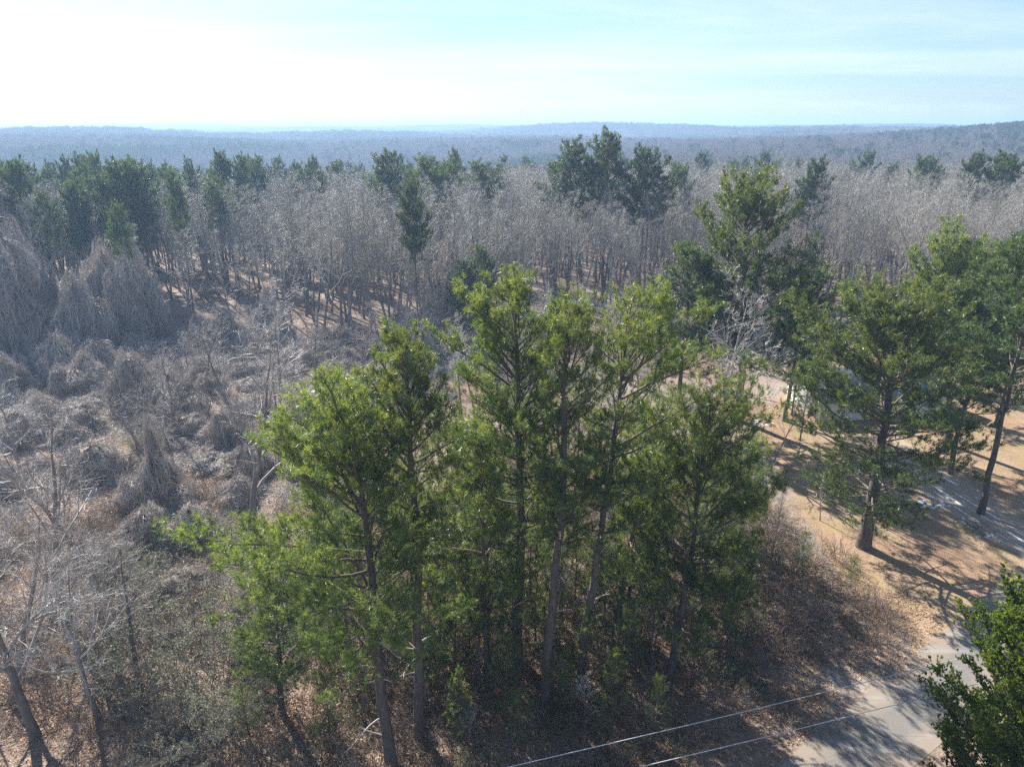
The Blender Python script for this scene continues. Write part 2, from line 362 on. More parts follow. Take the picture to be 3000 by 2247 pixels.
sheet('driveway', [da - de * 9, da, db, db + de * 12], [dc - df * 9, dc, dd_, dd_ + df * 12], .008, 'drive', 'gravel driveway with leftover streaks of snow crossing the lawn', n=60, wob=.3, seed=5)

# ------------------------------------------------------------------ plant builders
def bez(p0, d0, L, k, rng, wob=.08, up=0.0, n=None):
    """m wobbly polylines of k points starting at p0 along d0, bending by `up`"""
    m = len(p0); out = np.zeros((m, k, 3)); out[:, 0] = p0; d = d0.copy(); st = (np.asarray(L) / (k - 1))[:, None]
    upv = np.asarray(up)
    for i in range(1, k):
        d = d + rng.normal(size=(m, 3)) * wob
        d[:, 2] += upv if upv.ndim == 0 else upv
        d = unit(d); out[:, i] = out[:, i - 1] + d * st
    return out
def along(P, s):
    """points and tangents at parameter s (m,) on polylines P (m,k,3)"""
    k = P.shape[1]; x = np.clip(s, 0, .9999) * (k - 1); i = x.astype(int); f = (x - i)[:, None]; r = np.arange(len(P))
    a, b = P[r, i], P[r, i + 1]; return a * (1 - f) + b * f, unit(b - a)

def bare_tree(seed, h, r0, clear=.4, nl=(14, 7, 6, 4), limb=.45, angle=(35, 60), up=.10, twig_r=.008, lean=0.0, fork=False, taper=.9, lo=False):
    rng = np.random.default_rng(seed)
    k0 = 12; d0 = np.array([[rng.normal() * lean, rng.normal() * lean, 1.0]])
    tp = bez(np.zeros((1, 3)), unit(d0), np.array([h]), k0, rng, .055, .04); tp[0, 0, 2] -= .4
    tr = r0 * ((1 - np.linspace(0, 1, k0)) ** taper * .93 + .05); tr[0] *= 1.35
    trunk = MB(); trunk.tubes(tp, tr[None], 6 if lo else 9)
    crown = MB()
    par, prad, plen = tp, np.array([[*tr]]), np.array([h])
    for lv, cnt in enumerate(nl):
        m = len(par) * cnt; idx = np.repeat(np.arange(len(par)), cnt)
        if lv == 0: s = np.linspace(clear, .97, m) + rng.normal(size=m) * .02
        else: s = rng.uniform(.22, 1.0, m)
        s = np.clip(s, .05, .995)
        p, tg = along(par[idx], s)
        ang = np.radians(rng.uniform(*angle, m)) if lv == 0 else np.radians(rng.uniform(22, 62, m))
        if lv == 0:
            az = np.arange(m) * 2.4 + rng.normal(size=m) * .5; perp = np.stack([np.cos(az), np.sin(az), np.zeros(m)], 1)
            ln = h * limb * (1.05 - .75 * (s - clear) / (1 - clear)) * rng.uniform(.6, 1.15, m)
        else:
            perp = unit(np.cross(tg, rng.normal(size=(m, 3)))); ln = plen[idx] * (.75 - .45 * s) * rng.uniform(.55, 1.2, m)
            ln = np.maximum(ln, .35)
        d = unit(tg * np.cos(ang)[:, None] + perp * np.sin(ang)[:, None])
        kk = (7, 5, 4, 3, 3)[lv]
        P = bez(p, d, ln, kk, rng, (.13, .16, .18, .2, .2)[lv], (up, up * .8, up * .6, .05, .05)[lv])
        pr = np.array([np.interp(ss, np.linspace(0, 1, prad.shape[1]), prad[i]) for ss, i in zip(s, idx)]) if lv < 2 else prad[idx, -2]
        rb = np.maximum(pr * (.55, .6, .75, .8, .8)[lv], twig_r)
        rd = rb[:, None] * np.linspace(1, .3, kk)[None] ; rd = np.maximum(rd, twig_r * .6)
        if lv >= 3 or (lo and lv >= 1): crown.ribbons(P, rd * 2.0, rng)
        else: crown.tubes(P, rd, (6, 4, 3)[lv])
        par, prad, plen = P, rd, ln
    return trunk, crown

def tufts(mb, c, d, rng, n=32, L=.22, w=.013, spread=.85, tint=None):
    m = len(c); C = np.repeat(c, n, 0); D = np.repeat(d, n, 0)
    dirs = unit(D * .75 + rng.normal(size=(m * n, 3)) * spread * .75)
    base = C + D * rng.uniform(-.6 * L, .35 * L, (m * n, 1))
    t = np.repeat(tint if tint is not None else rng.uniform(.1, .9, m), n) + rng.normal(size=m * n) * .1
    mb.blades(base, dirs, L * rng.uniform(.75, 1.15, m * n), w, rng, np.clip(t, 0, 1))

def pine(seed, h, r0, cb=.42, R_=3.6, nb=52, bias=(0, 0), shape=.3, n=24, L=.26, w=.021, step=.41, lean=(0, 0), droop=0.0, lo=False, tip=.22, tdens=1.0):
    rng = np.random.default_rng(seed)
    k0 = 14; z = np.linspace(0, 1, k0); wob = np.cumsum(rng.normal(size=(k0, 2)) * .09, 0); wob -= wob[0]; wob *= (h / 25)
    tp = np.stack([lean[0] * z ** 1.3 + wob[:, 0], lean[1] * z ** 1.3 + wob[:, 1], z * h * .985], 1); tp[0, 2] = -.4
    tr = r0 * (.08 + .92 * (1 - z) ** .75); tr[0] *= 1.3
    trunk = MB(); trunk.tubes(tp[None], tr[None], 6 if lo else 10)
    br = MB(); cr = MB()
    u = np.sort(rng.uniform(0, 1, nb) ** .85); u[-4:] = (.95, .97, .985, 1.0)
    prof = np.where(u < shape, .55 + .45 * (u / shape), np.sqrt(np.maximum(0, 1 - ((u - shape) / (1 - shape)) ** 2)) * (1 - tip) + tip * (1 - u * .5))
    az = np.arange(nb) * 2.39996 + rng.normal(size=nb) * .45
    dirh = np.stack([np.cos(az), np.sin(az)], 1); b = dirh @ np.array(bias)
    ln = R_ * prof * rng.uniform(.6, 1.18, nb) * (1 + np.maximum(b, -.6)); ln = np.maximum(ln, .5)
    pit = np.radians(-12 * droop + 14 + 48 * u ** 1.5 + rng.normal(size=nb) * 7) * (1 - .45 * np.clip(b, 0, 1))
    tz = cb + (1 - cb) * u * .985
    p0 = np.stack([np.interp(tz, z, tp[:, k]) for k in range(3)], 1)
    d0 = np.concatenate([dirh * np.cos(pit)[:, None], np.sin(pit)[:, None]], 1)
    P = bez(p0, d0, ln, 7, rng, .09, .045 - .05 * droop * (1 - u))
    rb = np.clip(.012 + .0135 * ln, .012, .09)
    br.tubes(P, rb[:, None] * np.linspace(1, .22, 7)[None], 3 if lo else 5)
    # branchlets
    cnt = np.maximum((ln * .8 / step * tdens * (1 if lo else 1.75)).astype(int), 3)
    idx = np.repeat(np.arange(nb), cnt); m = len(idx)
    s = 1 - rng.uniform(0, 1, m) ** 1.2 * .78
    p, tg = along(P[idx], s); side = rng.choice([-1.0, 1.0], m)
    perp = unit(np.cross(tg, np.array([0, 0, 1.0]))) * side[:, None]
    a = np.radians(rng.uniform(25, 70, m))[:, None]
    d = unit(tg * np.cos(a) + perp * np.sin(a) + np.array([0, 0, 1.0]) * rng.uniform(-.05, .55, m)[:, None])
    l2 = np.clip(ln[idx] * (.46 - .28 * s) * rng.uniform(.6, 1.35, m), .35, 2.0)
    P2 = bez(p, d, l2, 4, rng, .14, .09)
    br.tubes(P2, np.array([.014, .011, .009, .006])[None].repeat(m, 0) * (1.6 if lo else 1), 3)
    # needle tufts
    nt_ = np.maximum((l2 / (.24 if lo else .16)).astype(int), 2); i2 = np.repeat(np.arange(m), nt_); q = len(i2)
    first = np.r_[0, np.cumsum(nt_)[:-1]]; s2 = rng.uniform(.4, 1.0, q); s2[first] = 1.0
    c, t2 = along(P2[i2], s2); off = rng.normal(size=(q, 3)) * .15; off[first] = 0
    td = unit(t2 + np.array([0, 0, .45]) + rng.normal(size=(q, 3)) * .35)
    tint = np.clip(rng.normal(.5, .2, q) + .45 * (tz[idx][i2] - .72) + .12 * np.where(s2 > .9, 1, -.4), 0, 1)  # lighter tint toward the crown top, sunlit tops put into the colour
    tufts(cr, c + off, td, rng, n, L, w, .95, tint)
    tufts(cr, P[:, -1], unit(P[:, -1] - P[:, -2]), rng, n, L, w, .9)
    return trunk, br, cr, tp

def dead_stub(seed, L):
    rng = np.random.default_rng(seed); mb = MB()
    P = bez(np.zeros((1, 3)), np.array([[1.0, 0, .12]]), np.array([L]), 7, rng, .13, -.02)
    mb.tubes(P, np.linspace(.055, .018, 7)[None], 6)
    s = rng.uniform(.45, .95, 3); p, t = along(P.repeat(3, 0), s); d = unit(t + rng.normal(size=(3, 3)) * .6)
    mb.tubes(bez(p, d, rng.uniform(.3, .7, 3) * L * .4, 4, rng, .2), np.linspace(.018, .007, 4)[None].repeat(3, 0), 4)
    return mb.mesh('dead_branch', 'deadwood')

def drape(seed, Rd, Hh, pw=1.0, ns=2600, lump=.25, width=.022, skirt=0.0, legs=0, stray=.15, hang=.35):
    """vines hung over a bush: strands running down a lumpy dome, a thicket inside"""
    rng = np.random.default_rng(seed)
    ph = rng.uniform(0, 6.28, 8); fr = rng.integers(2, 6, 8)
    def surf(az, s, k=1.0):
        l = 1 + lump * (np.sin(az * fr[0] + ph[0]) * .5 + np.sin(az * fr[1] + ph[1] + s * 5) * .4 + np.sin(s * 9 + ph[2] + az * 2) * .35 + .25 * np.sin(az * 9 + ph[4]) * np.sin(s * 14 + ph[5]))
        ro = np.sin(np.clip(s, 0, 1) * np.pi / 2) ** pw * Rd * l * k
        zz = Hh * np.cos(np.clip(s, 0, 1) * np.pi / 2) ** float(np.interp(pw, [.5, .8, 1.0, 1.25], [.6, .8, 1.05, 1.6])) * (1 + .12 * np.sin(az * 3 + ph[3])) * (k if k == 1 else k * .96)
        return np.stack([ro * np.cos(az) * 1.0, ro * np.sin(az), zz], -1)
    mb = MB(); K = 7
    s0 = rng.uniform(0, 1, ns) ** .8 * .92; az0 = rng.uniform(0, 2 * np.pi, ns); ds = rng.uniform(.08, .42, ns); daz = rng.normal(size=ns) * .45
    t = np.linspace(0, 1, K); S = s0[:, None] + ds[:, None] * t; A = az0[:, None] + daz[:, None] * t * (1.2 - s0[:, None]) + np.cumsum(rng.normal(size=(ns, K)) * .05, 1)
    P = surf(A, S); nrm = P.copy(); nrm[..., 2] = nrm[..., 2] * .5 + .2; nrm = unit(nrm)
    off = rng.normal(size=(ns, 1)) * .07 + np.where(rng.uniform(size=(ns, 1)) < stray, 1, 0) * np.sin(np.pi * t)[None] * rng.uniform(.1, .6, (ns, 1)) * min(Rd, 2) * .5
    P = P + nrm * off[..., None] + rng.normal(size=(ns, K, 3)) * .035
    P[..., 2] -= hang * (S - s0[:, None]) * .6; P[..., 2] = np.maximum(P[..., 2], .02)
    mb.ribbons(P, width * rng.uniform(.5, 1.5, (ns, 1)), rng)
    # loose shoots standing off the top
    m = max(int(ns * .08), 20); a = rng.uniform(0, 6.28, m); s = rng.uniform(0, .7, m); p = surf(a, s); d = unit(p * np.array([1, 1, .6]) + rng.normal(size=(m, 3)) * .5 + [0, 0, .4])
    mb.ribbons(bez(p, d, rng.uniform(.3, 1.1, m) * min(1.0, Rd * .6), 5, rng, .22, -.05), width * .7, rng)
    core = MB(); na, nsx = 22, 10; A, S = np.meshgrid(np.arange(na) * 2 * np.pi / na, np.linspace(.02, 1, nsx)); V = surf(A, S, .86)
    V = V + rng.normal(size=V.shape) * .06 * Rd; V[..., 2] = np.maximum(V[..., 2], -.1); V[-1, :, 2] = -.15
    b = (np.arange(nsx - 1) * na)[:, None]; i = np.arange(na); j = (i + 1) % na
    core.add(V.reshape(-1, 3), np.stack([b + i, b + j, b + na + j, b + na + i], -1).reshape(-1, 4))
    return mb, core

def drapes(seed, subs, ns, **kw):
    A, B = MB(), MB(); tot = sum(r * (r + h) for _, _, r, h, _ in subs)
    for q, (dx, dy, r, h, pw) in enumerate(subs):
        a, b = drape(seed * 7 + q, r, h, pw=pw, ns=int(ns * r * (r + h) / tot), **kw)
        for src, dst in ((a, A), (b, B)):
            off = dst.n
            dst.v += [v + np.array([dx, dy, 0], np.float32) for v in src.v]; dst.f += [f + off for f in src.f]; dst.t += src.t; dst.n += src.n
    return A, B

def shrub(seed, h, rad, stems=26, twig='brush', leaf=None, nleaf=0, ls=.05, sub=(5, 5), wr=.006):
    rng = np.random.default_rng(seed); mb = MB()
    az = rng.uniform(0, 6.28, stems); rr = np.sqrt(rng.uniform(0, 1, stems)) * rad * .45; p0 = np.stack([rr * np.cos(az), rr * np.sin(az), np.full(stems, -.1)], 1)
    d0 = unit(np.stack([np.cos(az) * .55, np.sin(az) * .55, np.full(stems, 1.0)], 1) + rng.normal(size=(stems, 3)) * .2)
    P = bez(p0, d0, h * rng.uniform(.6, 1.1, stems), 7, rng, .14, -.03); mb.tubes(P, np.linspace(.022, .008, 7)[None].repeat(stems, 0), 4)
    par, plen = P, np.full(stems, h)
    for c in sub:
        idx = np.repeat(np.arange(len(par)), c); m = len(idx); s = rng.uniform(.3, 1, m); p, t = along(par[idx], s)
        d = unit(t + rng.normal(size=(m, 3)) * .55); ln = plen[idx] * rng.uniform(.18, .45, m); P = bez(p, d, ln, 4, rng, .2, -.01)
        P[..., 2] = np.maximum(P[..., 2], .02)
        mb.ribbons(P, np.linspace(2.2, .9, 4)[None] * wr, rng); par, plen = P, ln
    lf = None
    if nleaf:
        lf = MB(); i = rng.integers(0, len(par), nleaf); c, t = along(par[i], rng.uniform(.2, 1, nleaf))
        c = c + rng.normal(size=c.shape) * .04
        lf.leaves(c, unit(rng.normal(size=c.shape) + t * .4), ls * rng.uniform(.7, 1.3, nleaf), ls * .5, rng, np.clip(rng.normal(.5, .25, nleaf), 0, 1))
    return mb, lf

def joined(name, pairs):
    """one mesh from several builders, each with its own material (for far-off woodland masses)"""
    mb = MB(); mi = []
    for k, (b, m) in enumerate(pairs):
        for f in b.f: mb.f.append(f + mb.n); mi.append(np.full(len(f), k, np.int32))
        mb.v += b.v; mb.t += b.t; mb.n += b.n
    me = mb.mesh(name, [m for _, m in pairs], smooth=False); me.polygons.foreach_set('material_index', np.concatenate(mi)); return me

def scatter(name, protos, pts, rot, scl, idx, label):
    """one 'stuff' object: copies of a few meshes on many points"""
    me = bpy.data.meshes.new(name); me.vertices.add(len(pts)); me.vertices.foreach_set('co', np.asarray(pts, np.float32).ravel())
    for nm, typ, val in (('rot', 'FLOAT', rot), ('scl', 'FLOAT', scl), ('pick', 'INT', idx)):
        a = me.attributes.new(nm, typ, 'POINT'); a.data.foreach_set('value', np.asarray(val, np.float32 if typ == 'FLOAT' else np.int32))
    me.update(); o = put(name, me); tag(o, label=label, kind='stuff')
    g = bpy.data.node_groups.new(name + '_nodes', 'GeometryNodeTree')
    g.interface.new_socket('Geometry', in_out='INPUT', socket_type='NodeSocketGeometry'); g.interface.new_socket('Geometry', in_out='OUTPUT', socket_type='NodeSocketGeometry')
    gi, go = N(g, 'NodeGroupInput'), N(g, 'NodeGroupOutput'); jn = N(g, 'GeometryNodeJoinGeometry')
    def att(nm, typ):
        a = N(g, 'GeometryNodeInputNamedAttribute', data_type=typ); a.inputs['Name'].default_value = nm; return a.outputs[0]
    cx = N(g, 'ShaderNodeCombineXYZ'); g.links.new(att('rot', 'FLOAT'), cx.inputs[2]); pk, sl = att('pick', 'INT'), att('scl', 'FLOAT')
    for k, pm in enumerate(protos):                      # points whose `pick` is k carry piece k
        po = bpy.data.objects.new(name + '_piece', pm); oi = N(g, 'GeometryNodeObjectInfo'); oi.inputs['Object'].default_value = po; oi.inputs['As Instance'].default_value = True
        cp = N(g, 'FunctionNodeCompare', data_type='INT', operation='EQUAL'); ia = [i for i in cp.inputs if i.type == 'INT']
        g.links.new(pk, ia[0]); ia[1].default_value = k
        ip = N(g, 'GeometryNodeInstanceOnPoints'); g.links.new(gi.outputs[0], ip.inputs['Points']); g.links.new(cp.outputs[0], ip.inputs['Selection'])
        g.links.new(oi.outputs['Geometry'], ip.inputs['Instance']); g.links.new(cx.outputs[0], ip.inputs['Rotation']); g.links.new(sl, ip.inputs['Scale'])
        g.links.new(ip.outputs[0], jn.inputs[0])
    g.links.new(jn.outputs[0], go.inputs[0])
    md = o.modifiers.new('scatter', 'NODES'); md.node_group = g
    return o

RNG = np.random.default_rng(11)
# ------------------------------------------------------------------ the pines standing in the strip and in the yard
# base pixel, top pixel (both on the 1024 px picture), trunk radius, and the shape of the crown
def hero(label, base, top, r0, stubs=(), group='tall pines between the vine field and the road', **kw):
    b = G(*base); t = UP(top[0], top[1], b[1]); h = t[2] * .975
    tr, br, cr, tp = pine(h=h, r0=r0, lean=(t[0] - b[0], 0), **kw)
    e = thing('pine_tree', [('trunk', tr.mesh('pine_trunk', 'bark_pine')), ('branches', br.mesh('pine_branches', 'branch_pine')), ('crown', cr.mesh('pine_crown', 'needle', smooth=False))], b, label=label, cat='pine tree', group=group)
    for k, (py, side, L, tilt) in enumerate(stubs):
        z = UP(base[0], py, b[1])[2]
        o = put('dead_branch', dead_stub(kw['seed'] * 10 + k, L), e)
        o.location = [float(np.interp(z, tp[:, 2], tp[:, j])) for j in (0, 1)] + [z]
        o.rotation_euler = (0, -R(tilt), R(180 if side < 0 else 0) + RNG.normal() * .5)
    return e
hero('pine with crown heavy toward the vine field and pale dead stubs low on its trunk', (394, 778), (352, 403), .36, seed=21, cb=.37, R_=6.0, nb=84, bias=(-.36, -.1), shape=.26,
     stubs=[(738, -1, 1.7, 12), (716, -1, 2.6, 10), (682, -1, 1.0, 15), (678, 1, .7, 5), (668, -1, 1.2, -12), (640, 1, 2.2, -8), (622, 1, 2.4, 12), (600, -1, 2.0, 10)])
hero('tall pine with round top and short dead stubs, beside the stub-trunked leaning pine', (422, 738), (398, 318), .33, seed=22, cb=.40, R_=4.7, nb=70, bias=(-.15, 0), shape=.35,
     stubs=[(672, -1, 1.3, 28), (680, -1, .7, 20), (655, -1, 1.6, -5), (648, -1, 1.9, 8), (640, 1, .8, 10)])
hero('tallest pine of the strip with a full pointed crown of sunlit needles', (517, 660), (518, 269), .36, seed=23, cb=.28, R_=5.7, nb=92, bias=(-.2, 0), shape=.3)
hero('pine with clean straight trunk and dark rounded crown in the middle of the strip', (547, 706), (574, 290), .34, seed=24, cb=.44, R_=4.2, nb=64, bias=(.1, 0), shape=.4,
     stubs=[(640, 1, .5, 40), (610, 1, 1.2, 10)])
hero('pine leaning toward the road with an open sparse crown', (580, 684), (625, 290), .30, seed=25, cb=.38, R_=4.9, nb=60, bias=(.35, 0), shape=.45, tdens=.85,
     stubs=[(600, 1, 1.3, 20), (560, -1, 1.0, 10)])
hero('shorter bushy dark green pine next to the bank above the road', (667, 690), (713, 393), .27, seed=26, cb=.18, R_=5.4, nb=84, bias=(.15, 0), shape=.3)
hero('slim pine behind the leaning pine with thin crooked trunk', (610, 655), (660, 400), .2, seed=27, cb=.25, R_=4.0, nb=56, bias=(.1, .1), shape=.35)
hero('slim young pine half hidden between the tall trunks', (488, 690), (470, 420), .17, seed=28, cb=.2, R_=3.8, nb=56, bias=(-.1, 0), shape=.3)
hero('low wide pine with foliage hanging near the ground beside the vine field', (282, 712), (278, 515), .2, seed=29, cb=.06, R_=3.4, nb=70, bias=(0, 0), shape=.25)
yard = 'big pines standing in the yard'
hero('massive spreading pine with low drooping limbs where lawn and brush meet', (863, 546), (893, 300), .55, group=yard, seed=31, cb=.16, R_=9.2, nb=124, bias=(-.1, 0), shape=.42, droop=.9, step=.64, n=15, L=.30, w=.036)
hero('broad tall pine with a dome top behind the sunlit white bare tree', (738, 420), (748, 184), .5, group=yard, seed=32, cb=.2, R_=9.8, nb=104, shape=.25, tip=.3, step=.66, L=.32, w=.042, n=14)
hero('yard pine with dark leaning trunk rising from open lawn', (947, 444), (948, 232), .42, group=yard, seed=33, cb=.26, R_=7.6, nb=84, shape=.3, step=.66, L=.32, w=.042, n=14)

# mid-distance pines: four meshes shared
def mesh3(t, nm='needle'): return [('trunk', t[0].mesh('pine_trunk', 'bark_pine')), ('branches', t[1].mesh('pine_branches', 'branch_pine')), ('crown', t[2].mesh('pine_crown', nm, smooth=False))]
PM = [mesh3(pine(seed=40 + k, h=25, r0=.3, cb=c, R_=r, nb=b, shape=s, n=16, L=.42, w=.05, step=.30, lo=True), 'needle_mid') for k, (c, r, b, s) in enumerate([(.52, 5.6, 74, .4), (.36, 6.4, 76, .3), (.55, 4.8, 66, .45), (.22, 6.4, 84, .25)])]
def mid_pine(x, y, h, k, label, group, rot=None):
    return thing('pine_tree', PM[k % 4], (x, y, float(terrain(x, y))), RNG.uniform(0, 6.28) if rot is None else rot, h / 25.0, label, 'pine tree', group)
def by_px(top, D, k, label, group, wide=1.0):
    t = UP(top[0], top[1], D); e = mid_pine(t[0], D, t[2], k, label, group); e.scale = (e.scale[0] * wide, e.scale[1] * wide, e.scale[2]); return e
by_px((1040, 250), 78, 1, 'round crowned yard pine past the dark leaning trunk', yard)
by_px((1000, 262), 66, 3, 'pine with hanging needles at the edge of the open lawn', yard)
by_px((962, 246), 84, 3, 'full crowned pine behind the dark leaning trunk in the yard', yard)
by_px((1052, 236), 58, 1, 'big pine shading the driveway', yard)
by_px((1015, 290), 92, 3, 'pine closing the far side of the lawn', yard)
by_px((930, 285), 96, 3, 'pine behind the low white house', yard)
by_px((850, 300), 98, 1, 'pine at the gable end of the low white house', yard)
by_px((690, 250), 80, 3, 'pine with low green crown on the vine field side of the broad dome-topped pine', yard, 1.25)
by_px((806, 268), 80, 3, 'pine with low green crown on the driveway side of the broad dome-topped pine', yard, 1.2)
by_px((1008, 157), 165, 1, 'lone dark pine standing above the bare treetops beyond the yard', 'lone pines among the bare woods')
tr3 = 'three tall pines rising out of the bare woods'
by_px((572, 148), 146, 0, 'slender member of three tall pines towering over bare woods', tr3)
by_px((609, 139), 143, 2, 'highest of three tall pines towering over bare woods', tr3)
by_px((648, 156), 138, 0, 'thick crowned dark pine of three towering over bare woods', tr3)
g5 = 'row of pines in front of the bare woods'
for k, (px, py, D) in enumerate([(387, 158, 160), (428, 163, 156), (447, 168, 152), (477, 167, 168), (497, 172, 172), (372, 178, 175), (413, 172, 182)]):
    by_px((px, py), D, (0, 0, 2, 0, 2, 0, 2)[k], 'tall narrow pine in the row rising from the bare woods', g5)
by_px((127, 178), 146, 1, 'full round pine standing out before the dark pine stand', 'lone pines among the bare woods')
by_px((213, 186), 150, 2, 'thin crowned pine with forked top among bare trees by the vine field', 'lone pines among the bare woods')
by_px((30, 205), 138, 1, 'wide flat crowned pine above a vine smothered tree', 'lone pines among the bare woods')
by_px((70, 190), 140, 0, 'dark straight pine in front of the pine stand', 'lone pines among the bare woods')
by_px((896, 160), 250, 1, 'small round pine poking out of the bare canopy', 'lone pines among the bare woods')
by_px((480, 248), 112, 3, 'bright green pine wrapped in vines at the wood edge', 'lone pines among the bare woods')
by_px((462, 262), 108, 3, 'low bright green pine beside the vine hung tree at the wood edge', 'lone pines among the bare woods')

# saplings and young pines under the strip
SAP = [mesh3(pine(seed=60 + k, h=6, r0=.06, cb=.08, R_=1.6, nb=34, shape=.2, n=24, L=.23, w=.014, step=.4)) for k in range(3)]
for k, (px, py, h) in enumerate([(455, 690, 8), (470, 655, 7), (505, 720, 5), (535, 640, 7), (620, 640, 6), (640, 610, 7), (690, 640, 6.5), (715, 600, 6), (655, 735, 3.4), (600, 745, 2.6), (735, 640, 5), (575, 600, 6), (500, 590, 7), (440, 610, 7), (395, 640, 6),
                                 (325, 650, 6.5), (520, 560, 6), (640, 540, 6), (700, 545, 6), (800, 575, 3.2), (850, 590, 2.5), (730, 560, 6), (560, 560, 6), (470, 560, 6), (430, 690, 7), (480, 700, 7.5), (515, 680, 7), (545, 660, 6), (590, 650, 7), (625, 690, 5), (560, 720, 4), (650, 660, 6), (690, 690, 4.5), (460, 740, 4), (520, 750, 3.5), (330, 740, 4), (250, 740, 4), (725, 665, 4), (750, 600, 5), (410, 670, 7), (610, 720, 4), (440, 650, 8), (500, 640, 8), (530, 610, 8), (585, 690, 5), (640, 570, 7)]):
    p = G(px, py); thing('pine_sapling', SAP[k % 3], p, RNG.uniform(0, 6.28), h / 5, f"{'tiny' if h < 4 else 'slim' if h < 6.5 else 'leggy'} young green pine {'on the bank above the road' if px > 690 else 'at the vine field side of the pine strip' if px < 410 else 'between the trunks of the pine strip'}", 'pine sapling', 'young pines under the strip')

PS = [mesh3(pine(seed=64 + k, h=14, r0=.15, cb=c, R_=3.4, nb=46, shape=.3, n=24, L=.27, w=.017, step=.5)) for k, c in enumerate((.2, .32))]
for k, (px, py, h) in enumerate([(470, 610, 15), (535, 585, 13), (600, 575, 14), (645, 600, 13), (690, 565, 14), (735, 575, 12), (415, 615, 13), (575, 535, 14), (500, 540, 14), (660, 525, 13), (350, 655, 11), (720, 545, 9), (792, 415, 11), (800, 440, 8), (445, 655, 13), (560, 625, 13), (625, 650, 12), (490, 665, 12), (375, 600, 13), (330, 600, 10), (700, 615, 11)]):
    thing('pine_tree', PS[k % 2], G(px, py), k * 2.1, h / 14, 'half grown pine filling the gaps behind the tall pines of the strip', 'pine tree', 'half grown pines behind the tall ones')

# the cedar by the near end of the road
def cedar(seed, h, R_):
    rng = np.random.default_rng(seed); tr, br, cr = MB(), MB(), MB(); z = np.linspace(0, 1, 8)
    tp = np.stack([rng.normal(size=8) * .05, rng.normal(size=8) * .05, z * h - .3], 1); tr.tubes(tp[None], (.26 * (1 - z) + .02)[None], 9)
    nb = 240; u = rng.uniform(.03, .99, nb); az = np.arange(nb) * 2.4 + rng.normal(size=nb) * .3
    prof = np.sin(np.pi * (1 - u) ** .62) ** .55 * (1 - .35 * u); ln = R_ * prof * rng.uniform(.75, 1.12, nb) + .3
    pit = np.radians(18 + 40 * u); d0 = np.stack([np.cos(az) * np.cos(pit), np.sin(az) * np.cos(pit), np.sin(pit)], 1)
    P = bez(np.stack([0 * u, 0 * u, u * h * .94], 1), d0, ln, 6, rng, .08, .05); br.tubes(P, (.012 + .008 * ln)[:, None] * np.linspace(1, .3, 6)[None], 4)
    cnt = (ln * 7).astype(int) + 3; idx = np.repeat(np.arange(nb), cnt); m = len(idx); s = 1 - rng.uniform(0, 1, m) ** 1.3 * .7
    p, t = along(P[idx], s); d = unit(t + rng.normal(size=(m, 3)) * .55 + [0, 0, .35]); l2 = rng.uniform(.35, .95, m); P2 = bez(p, d, l2, 4, rng, .12, .08)
    br.ribbons(P2, np.array([.020, .016, .012, .008])[None].repeat(m, 0), rng)
    q = 7; i2 = np.repeat(np.arange(m), q); c, t2 = along(P2[i2], rng.uniform(.25, 1.0, m * q)); c = c + rng.normal(size=c.shape) * .06
    out_ = c * [1, 1, 0]; td = unit(t2 * .7 + unit(out_) * .25 + [0, 0, .5] + rng.normal(size=c.shape) * .3); n = 7
    dirs = unit(np.repeat(td, n, 0) + rng.normal(size=(m * q * n, 3)) * .42); tint = np.repeat(np.clip(rng.normal(.45, .2, m * q), 0, 1), n)
    cr.blades(np.repeat(c, n, 0), dirs, .15 * rng.uniform(.6, 1.2, m * q * n), .065, rng, tint)
    return tr, br, cr
ct, cb_, cc = cedar(70, 14.8, 6.9)
thing('cedar_tree', [('trunk', ct.mesh('cedar_trunk', 'bark_pine')), ('branches', cb_.mesh('cedar_branches', 'branch_pine')), ('crown', cc.mesh('cedar_crown', 'cedar', smooth=False))], (22.2, 22.6, 0), label='dense bright green cedar on the far side of the road from the pines', cat='cedar tree')

# ------------------------------------------------------------------ bare trees
def two(t, tw='twig', bk='bark_grey'): return [('trunk', t[0].mesh('bare_trunk', bk)), ('crown', t[1].mesh('bare_crown', tw))]
BF = [bare_tree(80 + k, 19, .2, clear=c, nl=(17, 7, 5, 4), limb=l, angle=(22, 46), up=.10, twig_r=.007, lean=.06) for k, (c, l) in enumerate([(.34, .30), (.45, .27), (.38, .33), (.28, .28), (.48, .25)])]
BARE = [two(t) for t in BF]
M['twig_mid'] = woody('brown_grey_twigs', [(.3, (.22, .19, .165)), (.7, (.40, .36, .32))], 2.0, rough=.5, spec=.5, vary=.25, bs=0)
BW = [two(bare_tree(90 + k, 13, .24, clear=.25, nl=(13, 7, 6, 4), limb=.46, angle=(30, 60), up=.08, twig_r=.006, lean=.12), 'twig_mid') for k in range(3)]
WHITE = two(bare_tree(97, 14, .24, clear=.2, nl=(15, 7, 6, 3), limb=.55, angle=(30, 60), up=.06, twig_r=.012, lean=.08), 'twig_pale', 'deadwood')  # sunlit look of the white bare tree put into its pale wood
PALE = two(bare_tree(98, 12, .2, clear=.22, nl=(13, 7, 6, 4), limb=.5, angle=(35, 65), up=.08, twig_r=.009, lean=.1), 'twig_pale')

